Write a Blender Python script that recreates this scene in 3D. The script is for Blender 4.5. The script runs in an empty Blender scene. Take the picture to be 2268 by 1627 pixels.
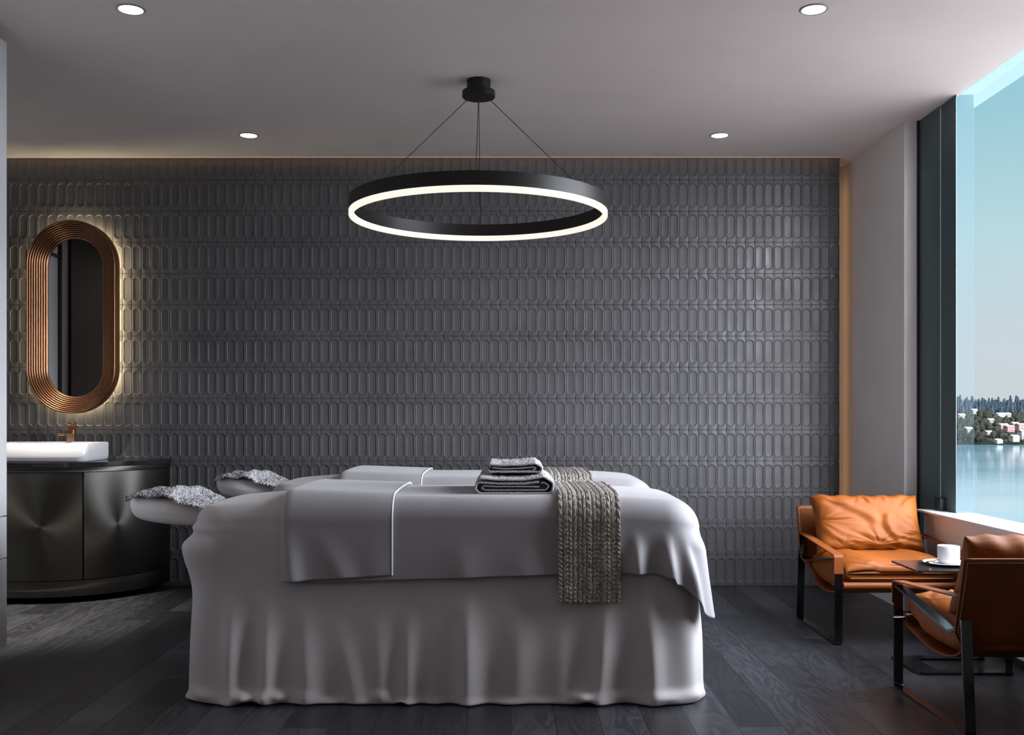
import bpy, bmesh, math, random
import numpy as np
from mathutils import Vector, Matrix

random.seed(7)
RNG = np.random.default_rng(7)
scene = bpy.context.scene
COL = scene.collection
PI = math.pi

# ----------------------------------------------------------------- helpers
def link(o, parent=None):
    COL.objects.link(o)
    if parent is not None:
        o.parent = parent
    return o

def tag(o, label=None, cat=None, group=None, kind=None):
    if label: o['label'] = label
    if cat: o['category'] = cat
    if group: o['group'] = group
    if kind: o['kind'] = kind
    return o

def thing(name, label, cat, loc=(0, 0, 0), rz=0.0, group=None):
    o = bpy.data.objects.new(name, None)
    o.empty_display_size = 0.1
    o.location = loc
    o.rotation_euler = (0, 0, rz)
    link(o)
    return tag(o, label, cat, group)

def mesh_obj(name, verts, faces, mat, parent=None, smooth=True, org=(0, 0, 0), auto=None):
    me = bpy.data.meshes.new(name)
    v = np.asarray(verts, dtype=float) - np.asarray(org, dtype=float)
    me.from_pydata(v.tolist(), [], [tuple(int(i) for i in f) for f in faces])
    me.update()
    if mat is not None:
        me.materials.append(mat)
    if smooth:
        me.polygons.foreach_set('use_smooth', [True] * len(me.polygons))
        if auto is not None:
            me.set_sharp_from_angle(angle=math.radians(auto))
    return link(bpy.data.objects.new(name, me), parent)

class MB:
    """collects shapes into one mesh"""
    def __init__(self):
        self.v = []; self.f = []
    def add(self, verts, faces):
        n = len(self.v)
        self.v.extend([tuple(map(float, p)) for p in verts])
        self.f.extend([tuple(int(i) + n for i in f) for f in faces])
        return self
    def box(self, lo, hi, bev=0.0, seg=2):
        bm = bmesh.new()
        bmesh.ops.create_cube(bm, size=1.0)
        lo = Vector(lo); hi = Vector(hi)
        for w in bm.verts:
            w.co = Vector(((lo[i] + hi[i]) / 2 + w.co[i] * (hi[i] - lo[i]) for i in range(3)))
        if bev > 0:
            bmesh.ops.bevel(bm, geom=bm.edges[:], offset=bev, segments=seg, profile=0.5, affect='EDGES')
        bm.verts.ensure_lookup_table()
        bm.verts.index_update()
        self.add([w.co[:] for w in bm.verts], [[w.index for w in f.verts] for f in bm.faces])
        bm.free()
        return self
    def tube(self, p0, p1, r, seg=16, cap=True, r1=None):
        p0 = Vector(p0); p1 = Vector(p1); d = (p1 - p0).normalized()
        a = d.orthogonal().normalized(); b = d.cross(a)
        r1 = r if r1 is None else r1
        vs = []
        for p, rr in ((p0, r), (p1, r1)):
            for k in range(seg):
                t = 2 * PI * k / seg
                vs.append((p + a * rr * math.cos(t) + b * rr * math.sin(t))[:])
        fs = [[k, (k + 1) % seg, seg + (k + 1) % seg, seg + k] for k in range(seg)]
        if cap:
            fs.append(list(range(seg))[::-1]); fs.append(list(range(seg, 2 * seg)))
        return self.add(vs, fs)
    def lathe(self, prof, c=(0, 0, 0), seg=48, sx=1.0, sy=1.0, closed=False):
        vs = []; n = len(prof)
        for k in range(seg):
            t = 2 * PI * k / seg
            for r, z in prof:
                vs.append((c[0] + r * math.cos(t) * sx, c[1] + r * math.sin(t) * sy, c[2] + z))
        fs = []
        for k in range(seg):
            k2 = (k + 1) % seg
            for i in range(n if closed else n - 1):
                j = (i + 1) % n
                fs.append([k * n + i, k2 * n + i, k2 * n + j, k * n + j])
        return self.add(vs, fs)
    def prism(self, poly, z0, z1):
        n = len(poly)
        vs = [(x, y, z0) for x, y in poly] + [(x, y, z1) for x, y in poly]
        fs = [[k, (k + 1) % n, n + (k + 1) % n, n + k] for k in range(n)]
        fs.append(list(range(n))[::-1]); fs.append(list(range(n, 2 * n)))
        return self.add(vs, fs)
    def grid(self, P, wrap_u=False, flip=False):
        P = np.asarray(P); nu, nv = P.shape[:2]
        vs = P.reshape(-1, 3); fs = []
        for i in range(nu if wrap_u else nu - 1):
            i2 = (i + 1) % nu
            for j in range(nv - 1):
                q = [i * nv + j, i2 * nv + j, i2 * nv + j + 1, i * nv + j + 1]
                fs.append(q[::-1] if flip else q)
        return self.add(vs, fs)
    def build(self, name, mat, parent=None, smooth=True, org=(0, 0, 0), auto=35):
        return mesh_obj(name, self.v, self.f, mat, parent, smooth, org, auto)

def dup(root, offset, rz=None, label=None, group=None):
    r = root.copy(); COL.objects.link(r)
    r.location = Vector(root.location) + Vector(offset)
    if rz is not None: r.rotation_euler = (0, 0, rz)
    if label: r['label'] = label
    if group: r['group'] = group
    for ch in list(root.children):
        c = ch.copy(); COL.objects.link(c); c.parent = r
        for g in list(ch.children):
            d = g.copy(); COL.objects.link(d); d.parent = c
    return r

def round_path(pts, rads, n=6):
    out = []
    for i, p in enumerate(pts):
        p = Vector(p)
        if i == 0 or i == len(pts) - 1 or rads[i] <= 0:
            out.append(p); continue
        a = (Vector(pts[i - 1]) - p).normalized(); b = (Vector(pts[i + 1]) - p).normalized()
        ang = a.angle(b); cut = rads[i] / math.tan(ang / 2)
        A = p + a * cut; B = p + b * cut
        for k in range(n + 1):
            t = k / n
            out.append((1 - t) ** 2 * A + 2 * t * (1 - t) * p + t * t * B)
    return out

def bar_sweep(path, width, thick, xc, closed=False):
    """flat bar bent in the YZ plane, its width along X"""
    n = len(path); vs = []; fs = []
    for i, p in enumerate(path):
        if closed:
            a = path[(i - 1) % n]; b = path[(i + 1) % n]
        else:
            a = path[max(i - 1, 0)]; b = path[min(i + 1, n - 1)]
        t = (Vector(b) - Vector(a)).normalized(); nr = Vector((-t[1], t[0]))
        for sx, sn in ((-1, -1), (1, -1), (1, 1), (-1, 1)):
            q = Vector(p) + nr * sn * thick / 2
            vs.append((xc + sx * width / 2, q[0], q[1]))
    for i in range(n if closed else n - 1):
        j = (i + 1) % n
        for k in range(4):
            l = (k + 1) % 4
            fs.append([i * 4 + k, i * 4 + l, j * 4 + l, j * 4 + k])
    if not closed:
        fs.append([3, 2, 1, 0]); m = (n - 1) * 4; fs.append([m, m + 1, m + 2, m + 3])
    return vs, fs

def catmull(pts, n=10):
    P = [np.array(p, float) for p in pts]
    P = [2 * P[0] - P[1]] + P + [2 * P[-1] - P[-2]]
    out = []
    for i in range(1, len(P) - 2):
        for k in range(n):
            t = k / n
            a, b, c, d = P[i - 1], P[i], P[i + 1], P[i + 2]
            out.append(0.5 * (2 * b + (c - a) * t + (2 * a - 5 * b + 4 * c - d) * t * t + (3 * b - a - 3 * c + d) * t ** 3))
    out.append(P[-2])
    return np.array(out)

def sstep(a, b, x):
    t = np.clip((np.asarray(x, float) - a) / (b - a), 0, 1)
    return t * t * (3 - 2 * t)

# ----------------------------------------------------------------- materials
class N:
    def __init__(self, name):
        self.m = bpy.data.materials.new(name); self.m.use_nodes = True
        self.t = self.m.node_tree
        self.b = self.t.nodes['Principled BSDF']; self.out = self.t.nodes['Material Output']
    def n(self, typ, **kw):
        x = self.t.nodes.new(typ)
        for k, v in kw.items(): setattr(x, k, v)
        return x
    def l(self, a, b): self.t.links.new(a, b)
    def math(self, op, a, b=None, c=None):
        x = self.n('ShaderNodeMath', operation=op)
        for i, v in enumerate((a, b, c)):
            if v is None: continue
            if isinstance(v, (int, float)): x.inputs[i].default_value = v
            else: self.l(v, x.inputs[i])
        return x.outputs[0]
    def coord(self, kind='Object'):
        return self.n('ShaderNodeTexCoord').outputs[kind]
    def mapping(self, vec, scale=(1, 1, 1), loc=(0, 0, 0)):
        x = self.n('ShaderNodeMapping'); self.l(vec, x.inputs['Vector'])
        x.inputs['Scale'].default_value = scale; x.inputs['Location'].default_value = loc
        return x.outputs[0]
    def noise(self, vec, scale, detail=4, rough=0.55, dist=0.0):
        x = self.n('ShaderNodeTexNoise')
        if vec is not None: self.l(vec, x.inputs['Vector'])
        x.inputs['Scale'].default_value = scale; x.inputs['Detail'].default_value = detail
        x.inputs['Roughness'].default_value = rough; x.inputs['Distortion'].default_value = dist
        return x.outputs['Fac']
    def ramp(self, fac, stops):
        x = self.n('ShaderNodeValToRGB'); self.l(fac, x.inputs[0])
        e = x.color_ramp.elements
        while len(e) < len(stops): e.new(0.5)
        for i, (p, c) in enumerate(stops):
            e[i].position = p; e[i].color = (*c, 1) if len(c) == 3 else c
        return x.outputs[0]
    def mix(self, fac, a, b):
        x = self.n('ShaderNodeMix', data_type='RGBA')
        for i, v in ((0, fac), (6, a), (7, b)):
            if isinstance(v, (int, float)): x.inputs[i].default_value = v
            elif isinstance(v, tuple): x.inputs[i].default_value = (*v, 1)
            else: self.l(v, x.inputs[i])
        return x.outputs[2]
    def bump(self, h, strength=0.3, dist=0.002, prev=None):
        x = self.n('ShaderNodeBump'); self.l(h, x.inputs['Height'])
        x.inputs['Strength'].default_value = strength; x.inputs['Distance'].default_value = dist
        if prev is not None: self.l(prev, x.inputs['Normal'])
        return x.outputs[0]
    def set(self, **kw):
        for k, v in kw.items():
            k = k.replace('_', ' ')
            for inp in self.b.inputs:
                if inp.name.lower() == k.lower():
                    if isinstance(v, tuple): inp.default_value = (*v, 1)
                    elif isinstance(v, (int, float)): inp.default_value = v
                    else: self.l(v, inp)
        return self

def simple(name, col, rough=0.5, metal=0.0, var=0.12, vscale=6.0, bump=0.0, bscale=200.0, spec=0.5):
    k = N(name); v = k.coord()
    f = k.noise(v, vscale)
    lo = tuple(max(0, c * (1 - var)) for c in col); hi = tuple(min(1, c * (1 + var)) for c in col)
    k.set(base_color=k.ramp(f, [(0.3, lo), (0.7, hi)]), roughness=rough, metallic=metal, specular_ior_level=spec)
    if bump > 0:
        k.set(normal=k.bump(k.noise(v, bscale, 3), bump, 0.002))
    return k.m

def emit(name, col, s):
    k = N(name)
    k.set(base_color=(0.12, 0.12, 0.12), emission_color=col, emission_strength=s, roughness=0.6)
    return k.m

def mat_floor():
    k = N('dark_oak_planks'); sep = k.n('ShaderNodeSeparateXYZ'); k.l(k.coord(), sep.inputs[0])
    X, Y = sep.outputs[0], sep.outputs[1]
    W, L = 0.163, 1.15
    row = k.math('FLOOR', k.math('DIVIDE', X, W))
    wn = k.n('ShaderNodeTexWhiteNoise', noise_dimensions='1D'); k.l(row, wn.inputs['W'])
    yy = k.math('ADD', k.math('DIVIDE', Y, L), k.math('MULTIPLY', wn.outputs['Value'], 7.0))
    colm = k.math('FLOOR', yy)
    cmb = k.n('ShaderNodeCombineXYZ'); k.l(row, cmb.inputs[0]); k.l(colm, cmb.inputs[1])
    wn2 = k.n('ShaderNodeTexWhiteNoise', noise_dimensions='2D'); k.l(cmb.outputs[0], wn2.inputs['Vector'])
    rnd = wn2.outputs['Value']
    # grain: long stretched noise shifted per plank
    g = k.n('ShaderNodeCombineXYZ')
    k.l(k.math('ADD', k.math('MULTIPLY', X, 9.0), k.math('MULTIPLY', rnd, 37.0)), g.inputs[0])
    k.l(k.math('ADD', k.math('MULTIPLY', Y, 1.5), k.math('MULTIPLY', rnd, 91.0)), g.inputs[1])
    big = k.noise(g.outputs[0], 1.0, 2, 0.5, 0.4)
    rings = k.math('FRACT', k.math('MULTIPLY', big, 11.0))
    rings = k.math('ABSOLUTE', k.math('SUBTRACT', rings, 0.5))
    g2 = k.n('ShaderNodeCombineXYZ'); k.l(k.math('MULTIPLY', X, 160.0), g2.inputs[0]); k.l(k.math('MULTIPLY', Y, 8.0), g2.inputs[1])
    fine = k.noise(g2.outputs[0], 1.0, 3)
    fx = k.math('FRACT', k.math('DIVIDE', X, W)); fy = k.math('FRACT', yy)
    ex = k.math('MULTIPLY', k.math('MINIMUM', fx, k.math('SUBTRACT', 1.0, fx)), W)
    ey = k.math('MULTIPLY', k.math('MINIMUM', fy, k.math('SUBTRACT', 1.0, fy)), L)
    e = k.math('MINIMUM', ex, ey)
    gap = k.n('ShaderNodeMapRange', interpolation_type='SMOOTHSTEP'); k.l(e, gap.inputs[0])
    gap.inputs[1].default_value = 0.0006; gap.inputs[2].default_value = 0.0025
    tone = k.math('ADD', k.math('MULTIPLY', rnd, 0.55), k.math('ADD', k.math('MULTIPLY', rings, 0.45), k.math('MULTIPLY', fine, 0.25)))
    col = k.ramp(tone, [(0.1, (0.011, 0.0115, 0.0135)), (0.5, (0.023, 0.024, 0.0285)), (1.0, (0.070, 0.072, 0.084))])
    col = k.mix(gap.outputs[0], (0.005, 0.005, 0.006), col)
    rgh = k.math('ADD', 0.36, k.math('MULTIPLY', rings, 0.16))
    h = k.math('ADD', k.math('MULTIPLY', gap.outputs[0], 1.0), k.math('MULTIPLY', k.math('ADD', rings, fine), 0.22))
    k.set(base_color=col, roughness=rgh, normal=k.bump(h, 0.35, 0.002), specular_ior_level=0.45)
    return k.m

def mat_tile():
    k = N('charcoal_glazed_tile'); v = k.coord()
    f = k.noise(v, 1.6, 5, 0.6, 0.4); f2 = k.noise(v, 7.0, 4)
    k.set(base_color=k.ramp(f, [(0.3, (0.070, 0.068, 0.072)), (0.7, (0.098, 0.095, 0.100))]),
          roughness=k.ramp(k.math('ADD', k.math('MULTIPLY', f2, 0.6), k.math('MULTIPLY', f, 0.5)), [(0.35, (0.36,) * 3), (0.75, (0.58,) * 3)]),
          normal=k.bump(k.noise(v, 45.0, 3), 0.10, 0.002), specular_ior_level=0.5)
    return k.m

def mat_fabric(name, col, rough=0.85, weave=900.0, bump=0.12, sheen=0.2, big=0.06):
    k = N(name); v = k.coord()
    f = k.noise(v, 3.0, 3)
    lo = tuple(c * (1 - big) for c in col); hi = tuple(min(1, c * (1 + big)) for c in col)
    k.set(base_color=k.ramp(f, [(0.3, lo), (0.7, hi)]), roughness=rough, sheen_weight=sheen,
          normal=k.bump(k.noise(v, weave, 2), bump, 0.001), specular_ior_level=0.25)
    return k.m

def mat_terry(name, lo, hi, scale=150.0):
    k = N(name); v = k.coord()
    f = k.noise(v, scale, 4, 0.7); b = k.noise(v, scale * 1.3, 3, 0.7)
    k.set(base_color=k.ramp(f, [(0.40, lo), (0.56, hi)]), roughness=0.95, specular_ior_level=0.1,
          normal=k.bump(b, 0.9, 0.004))
    return k.m

def mat_knit():
    k = N('knitted_beige_wool'); v = k.coord()
    f = k.noise(k.mapping(v, (260, 160, 160)), 1.0, 3, 0.65)
    g = k.noise(v, 30.0, 3)
    c = k.ramp(k.math('ADD', k.math('MULTIPLY', f, 0.8), k.math('MULTIPLY', g, 0.25)),
               [(0.38, (0.16, 0.135, 0.115)), (0.52, (0.40, 0.365, 0.33)), (0.7, (0.62, 0.585, 0.545))])
    k.set(base_color=c, roughness=0.95, specular_ior_level=0.1, normal=k.bump(f, 0.9, 0.004))
    return k.m

def mat_leather(name, col, rough=0.42):
    k = N(name); v = k.coord()
    f = k.noise(v, 5.0, 4)
    lo = tuple(c * 0.82 for c in col); hi = tuple(min(1, c * 1.15) for c in col)
    vo = k.n('ShaderNodeTexVoronoi'); k.l(v, vo.inputs['Vector']); vo.inputs['Scale'].default_value = 350.0
    h = k.math('ADD', vo.outputs['Distance'], k.math('MULTIPLY', k.noise(v, 14.0, 4, 0.6, 0.6), 3.0))
    k.set(base_color=k.ramp(f, [(0.3, lo), (0.7, hi)]), roughness=rough, normal=k.bump(h, 0.12, 0.003), specular_ior_level=0.25)
    return k.m

def mat_vanity():
    k = N('brushed_gunmetal'); v = k.coord()
    tg = k.n('ShaderNodeTangent', direction_type='RADIAL', axis='Y')
    f = k.noise(v, 3.0, 3)
    k.set(base_color=k.ramp(f, [(0.3, (0.095, 0.093, 0.083)), (0.7, (0.125, 0.12, 0.108))]), metallic=1.0, roughness=0.44, anisotropic=0.7,
          tangent=tg.outputs[0])
    return k.m

def mat_marble():
    k = N('black_marble'); v = k.coord()
    f = k.noise(v, 4.0, 6, 0.6, 2.5)
    d = k.math('ABSOLUTE', k.math('SUBTRACT', f, 0.5))
    k.set(base_color=k.ramp(d, [(0.0, (0.05, 0.047, 0.047)), (0.003, (0.012, 0.012, 0.013)), (1.0, (0.008, 0.008, 0.009))]), roughness=0.12)
    return k.m

def mat_pane():
    k = N('window_glass'); k.t.nodes.remove(k.b)
    tr = k.n('ShaderNodeBsdfTransparent'); tr.inputs[0].default_value = (0.93, 0.975, 0.985, 1)
    gl = k.n('ShaderNodeBsdfGlossy'); gl.inputs['Roughness'].default_value = 0.0
    fr = k.n('ShaderNodeLayerWeight'); fr.inputs['Blend'].default_value = 0.5
    mx = k.n('ShaderNodeMixShader')
    k.l(k.math('ADD', 0.015, k.math('MULTIPLY', k.math('POWER', fr.outputs['Facing'], 5.0), 0.5)), mx.inputs[0]); k.l(tr.outputs[0], mx.inputs[1]); k.l(gl.outputs[0], mx.inputs[2])
    k.l(mx.outputs[0], k.out.inputs[0])
    return k.m

def mat_reflection():
    k = N('pane_reflection_band'); k.t.nodes.remove(k.b)  # pale see-through mix imitating a reflection at the glazing edge
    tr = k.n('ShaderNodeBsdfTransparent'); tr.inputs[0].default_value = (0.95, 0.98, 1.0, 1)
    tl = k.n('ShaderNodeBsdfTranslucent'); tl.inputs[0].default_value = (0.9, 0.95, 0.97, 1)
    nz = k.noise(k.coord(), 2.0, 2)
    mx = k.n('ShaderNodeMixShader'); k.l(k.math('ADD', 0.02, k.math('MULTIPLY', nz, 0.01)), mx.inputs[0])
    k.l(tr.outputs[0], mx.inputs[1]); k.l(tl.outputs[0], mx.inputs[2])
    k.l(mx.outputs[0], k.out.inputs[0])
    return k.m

M = dict(
    floor=mat_floor(), tile=mat_tile(),
    ceiling=simple('ceiling_paint', (0.88, 0.82, 0.79), 0.9, var=0.03, vscale=2, bump=0.05, bscale=60),
    wall=simple('warm_white_paint', (0.78, 0.755, 0.75), 0.85, var=0.03, vscale=2, bump=0.05, bscale=60),
    wallgrey=simple('grey_wall_paint', (0.40, 0.375, 0.37), 0.85, var=0.04, vscale=2, bump=0.05, bscale=60),
    sill=simple('white_sill', (0.66, 0.66, 0.67), 0.5, var=0.02),
    frame=simple('teal_window_frame', (0.055, 0.095, 0.105), 0.35, var=0.05),
    framedark=simple('dark_window_hardware', (0.012, 0.014, 0.016), 0.4, var=0.1),
    pane=mat_pane(), reflection=mat_reflection(),
    darkdoor=simple('black_door', (0.012, 0.011, 0.011), 0.4, var=0.1),
    wardrobe=simple('pale_grey_lacquer', (0.74, 0.735, 0.75), 0.45, var=0.02),
    plinth=simple('dark_brown_plinth', (0.03, 0.018, 0.010), 0.5),
    gap=simple('dark_gap', (0.01, 0.01, 0.01), 0.7),
    black=simple('matt_black_metal', (0.013, 0.011, 0.0105), 0.45, metal=0.0, spec=0.35, var=0.1),
    wire=simple('dark_steel_wire', (0.02, 0.018, 0.018), 0.5),
    ring=emit('warm_white_acrylic', (1.0, 0.935, 0.82), 1.0),
    down=emit('downlight_diffuser', (1.0, 0.985, 0.97), 9.0),
    trim=simple('downlight_rim', (0.30, 0.29, 0.30), 0.4),
    halo=emit('warm_led_strip', (1.0, 0.80, 0.48), 26.0),
    copper=simple('brushed_copper', (0.29, 0.145, 0.078), 0.36, metal=1.0, var=0.10, vscale=4),
    copperlight=simple('polished_copper_tap', (0.72, 0.42, 0.26), 0.22, metal=1.0, var=0.05),
    mirror=simple('mirror_glass', (0.80, 0.80, 0.80), 0.01, metal=1.0, var=0.0),
    vanity=mat_vanity(), marble=mat_marble(),
    ceramic=simple('white_ceramic', (0.70, 0.70, 0.71), 0.22, var=0.02),
    sheet=mat_fabric('pale_cotton_sheet', (0.51, 0.487, 0.488)),
    blanket=mat_fabric('mauve_grey_satin', (0.315, 0.303, 0.318), rough=0.6, sheen=0.3),
    piping=simple('white_piping', (0.85, 0.85, 0.85), 0.7),
    pad=simple('cream_vinyl', (0.86, 0.83, 0.82), 0.5, var=0.04),
    padwood=simple('table_wood', (0.12, 0.08, 0.05), 0.6),
    terry=mat_terry('grey_terry', (0.16, 0.155, 0.17), (0.86, 0.85, 0.88)),
    terryhem=simple('towel_hem', (0.52, 0.50, 0.51), 0.9, var=0.2, vscale=80, bump=0.4, bscale=500),
    terrydark=simple('towel_gap_shade', (0.030, 0.028, 0.030), 0.95, var=0.3, vscale=200),
    knit=mat_knit(),
    leather=mat_leather('tan_orange_leather', (0.225, 0.057, 0.004), 0.58),
    saddle=mat_leather('saddle_brown_leather', (0.19, 0.050, 0.009), 0.45),
    stitch=simple('pale_stitching', (0.75, 0.66, 0.55), 0.8),
    gunmetal=simple('polished_gunmetal', (0.10, 0.10, 0.105), 0.16, metal=1.0, var=0.1),
    tabletop=simple('black_satin_metal', (0.02, 0.02, 0.023), 0.22, metal=0.3, var=0.1),
    brass=simple('brass', (0.60, 0.40, 0.18), 0.2, metal=1.0),
)

# ----------------------------------------------------------------- room dimensions (metres)
EYE = 1.118; CEIL = 2.8; YB = 6.652; XL = -3.9; YF = -2.6
XP = 2.253      # pier face
XW = 2.27       # face of the low wall under the window
XFR = 2.336     # face of the window frame
XG = 2.3415      # glass
WY0 = 3.45       # near end of the window
SILL = 0.603

def struct(o):
    o['kind'] = 'structure'; return o

# floor, ceiling, walls
struct(MB().box((XL - .1, YF - .1, -.12), (2.7, YB + .3, 0)).build('floor', M['floor'], smooth=False))
struct(MB().box((XL - .1, YF - .1, CEIL), (2.358, YB + .3, CEIL + .3)).build('ceiling', M['ceiling'], smooth=False))
struct(MB().box((XL - .15, YF - .1, 0), (XL, YB + .2, CEIL)).build('wall_left', M['wall'], smooth=False))
struct(MB().box((XL, YF - .1, 0), (2.6, YF, CEIL)).build('wall_front', M['wallgrey'], smooth=False))

# tiled back wall: relief tiles in one mesh
def tile_wall():
    PX, PZ = 0.0618, 0.2045
    hw, hh = PX / 2, PZ / 2
    a, b = 0.0258, 0.0775            # half size of the long oval
    n = 44
    ang = np.linspace(0, 2 * PI, n, endpoint=False) + 0.01
    def stad(aa, bb):
        out = []
        for t in ang:
            # stadium outline sampled by spreading points between caps and sides
            c, s = math.cos(t), math.sin(t)
            L = bb - aa
            k = (t / (2 * PI)) * 4
            # superellipse-like parametrisation keeps points well spread
            x = aa * math.copysign(abs(c) ** 0.75, c)
            if abs(x) < aa: z = math.copysign(L * min(1, abs(s) * 1.9) + 0 + math.sqrt(max(aa * aa - x * x, 0)), s) if abs(s) > 0.53 else bb * 0
            out.append((c, s))
        return out
    # explicit points: caps + sides
    pts = []
    ncap, nside = 13, 9
    L = b - a
    for i in range(ncap): t = PI * i / (ncap - 1); pts.append((a * math.cos(t), L + a * math.sin(t)))
    for i in range(1, nside + 1): pts.append((-a, L - 2 * L * i / (nside + 1)))
    for i in range(ncap): t = PI + PI * i / (ncap - 1); pts.append((a * math.cos(t), -L + a * math.sin(t)))
    for i in range(1, nside + 1): pts.append((a, -L + 2 * L * i / (nside + 1)))
    pts = np.array(pts); n = len(pts)
    pin = 1 - 0.045 * np.cos(np.clip(pts[:, 1] / L, -1, 1) * PI / 2) ** 2     # waist
    oval = pts.copy(); oval[:, 0] *= pin
    inner = pts.copy()
    inner[:, 0] = oval[:, 0] * (a - 0.0026) / a
    inner[:, 1] = np.sign(pts[:, 1]) * np.maximum(np.abs(pts[:, 1]) - 0.0026 * np.clip((np.abs(pts[:, 1]) - L) / a, 0, 1), 0)
    inner2 = inner * np.array([0.90, 0.972])
    # rectangle points: project outline outwards
    rect = np.zeros_like(pts)
    for i, (x, z) in enumerate(pts):
        if abs(z) <= L + 1e-9: rect[i] = (math.copysign(hw, x), z)
        else:
            dx, dz = x, z - math.copysign(L, z)
            s = min(hw / abs(dx) if abs(dx) > 1e-9 else 1e9, (hh - L) / abs(dz) if abs(dz) > 1e-9 else 1e9)
            rect[i] = (dx * s, math.copysign(L, z) + dz * s)
    def conv(p):            # tile face slightly cushioned
        return 0.0020 * (p[:, 0] / hw) ** 2 + 0.0006
    mid = rect * 0.35 + oval * 0.65
    rin = rect * 0.93 + oval * 0.07
    rings = [
        (rect, np.full(n, 0.0042)), (rin, conv(rin)), (mid, conv(mid)), (oval * 1.012, conv(oval) * 0.9 - 0.0004),
        (oval, conv(oval) + 0.0010), (inner, np.full(n, 0.0054)), (inner2, np.full(n, 0.0058))]
    tv = np.concatenate([np.column_stack([p[:, 0], d, p[:, 1]]) for p, d in rings])
    tv = np.vstack([tv, [0, 0.0066, L * 0.6], [0, 0.0066, -L * 0.6]])
    tf = []
    nr = len(rings)
    for r in range(nr - 1):
        for i in range(n):
            j = (i + 1) % n
            tf.append((r * n + i, r * n + j, (r + 1) * n + j, (r + 1) * n + i))
    base = (nr - 1) * n
    loop = list(range(base, base + n))
    tf4 = np.array(tf)
    nt = len(tv) - 2
    tv = tv[:nt]
    xs = np.arange(-1.801 + PX / 2 - 36 * PX, 2.203 - PX / 2 + 1e-3, PX)
    xs = xs[xs > XL]
    zs = np.arange(0, 14) * PZ + PZ / 2
    V = []; F = []; NG = []
    off = 0
    for z in zs:
        for x in xs:
            q = tv + np.array([x, 0, z]); q[:, 2] = np.minimum(q[:, 2], CEIL)
            V.append(q)
            F.append(tf4 + off); NG.append(np.array(loop) + off); off += nt
    V = np.vstack(V); V[:, 1] += YB
    faces = [tuple(f) for f in np.vstack(F).tolist()] + [tuple(g) for g in np.array(NG).tolist()]
    x1 = float(xs[-1] + PX / 2); x0 = float(xs[0] - PX / 2)
    m = MB(); m.v = [tuple(p) for p in V.tolist()]; m.f = faces
    m.box((XL, YB + .0085, 0), (x1, YB + .06, CEIL))
    if x0 > XL: m.box((XL, YB, 0), (x0, YB + .02, CEIL))
    return m.build('wall_back', M['tile'], auto=50), x1
wb, TX1 = tile_wall()
struct(wb)
# slot beside the tiles with its back, then the pier
struct(MB().box((XL, YB + .24, 0), (2.448, YB + .3, CEIL)).build('wall_rear', M['wall'], smooth=False))
struct(MB().box((XP, 5.815, 0), (2.448, YB + .24, CEIL)).build('wall_pier', M['wall'], smooth=False))
# low wall under the window and the wall behind the camera beside the window
struct(MB().box((XW, WY0 - .08, 0.03), (2.44, 5.58, SILL - .031)).box((XW, WY0 - .08, SILL - .031), (XG - .003, 5.526, SILL - .012)).box((XW + .02, WY0 - .08, 0), (2.42, 5.58, 0.03))
       .box((XW, YF, 0), (2.62, WY0 - .08, CEIL)).build('wall_right', M['wall'], smooth=False))
struct(MB().box((XW + .003, WY0 - .08, 0), (XW + .019, 5.58, 0.03)).build('baseboard_right', M['gap'], smooth=False))

# window
win = thing('window_1', None, None, (XG, 2.0, SILL)); win['kind'] = 'structure'
WO = (XG, 2.0, SILL)
MB().box((XFR, 5.527, 0), (XG + .02, 5.815, CEIL)).build('window_frame', M['frame'], win, False, WO)
MB().box((XFR + .003, 5.335, SILL - .01), (XG + .0005, 5.524, CEIL)).build('sash_frame', M['frame'], win, False, WO)
MB().box((XFR - .012, 5.803, 0), (XFR + .02, 5.83, CEIL)).build('frame_edge', M['framedark'], win, False, WO)
MB().box((XFR - .030, 5.455, SILL), (XFR + .01, 5.535, SILL + .068), .003).build('sash_lock', M['framedark'], win, False, WO)
MB().add([(XG, WY0, SILL), (XG, 5.336, SILL), (XG, 5.336, CEIL), (XG, WY0, CEIL)], [[3, 2, 1, 0]]).build('pane', M['pane'], win, False, WO)
MB().box((XG + .006, WY0, CEIL), (XG + .092, 5.336, CEIL + .002)).box((XG + .09, WY0, 2.73), (XG + .092, 5.336, CEIL)).box((XG + .006, 5.334, SILL), (XG + .092, 5.336, CEIL)).build('edge_reflection', M['reflection'], win, False, WO)  # added pale strips, stand in for reflections at the outer glazing edge
MB().box((2.226, WY0, SILL - .012), (XG - .003, 5.58, SILL), .002).build('sill', M['sill'], win, False, WO)
MB().box((XG + .004, WY0, SILL - .03), (XG + .092, 5.334, SILL + .001), .002).build('outer_sill', M['sill'], win, False, WO)
MB().box((XG - .02, WY0 - .08, SILL), (XG + .1, WY0, CEIL)).build('frame_post', M['frame'], win, False, WO)

# dark sliding door in the left wall (seen in the mirror)
d1 = MB().box((XL, 2.2, 0), (XL + .03, 4.275, 2.79), .003).build('door_1', M['darkdoor'], smooth=False); struct(d1)
t1 = MB().box((XL, 4.44, 0), (XL + .025, 4.475, 2.8)).box((XL, 4.475, 2.47), (XL + .02, 5.6, 2.495)).build('trim_1', M['darkdoor'], smooth=False); struct(t1)

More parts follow.
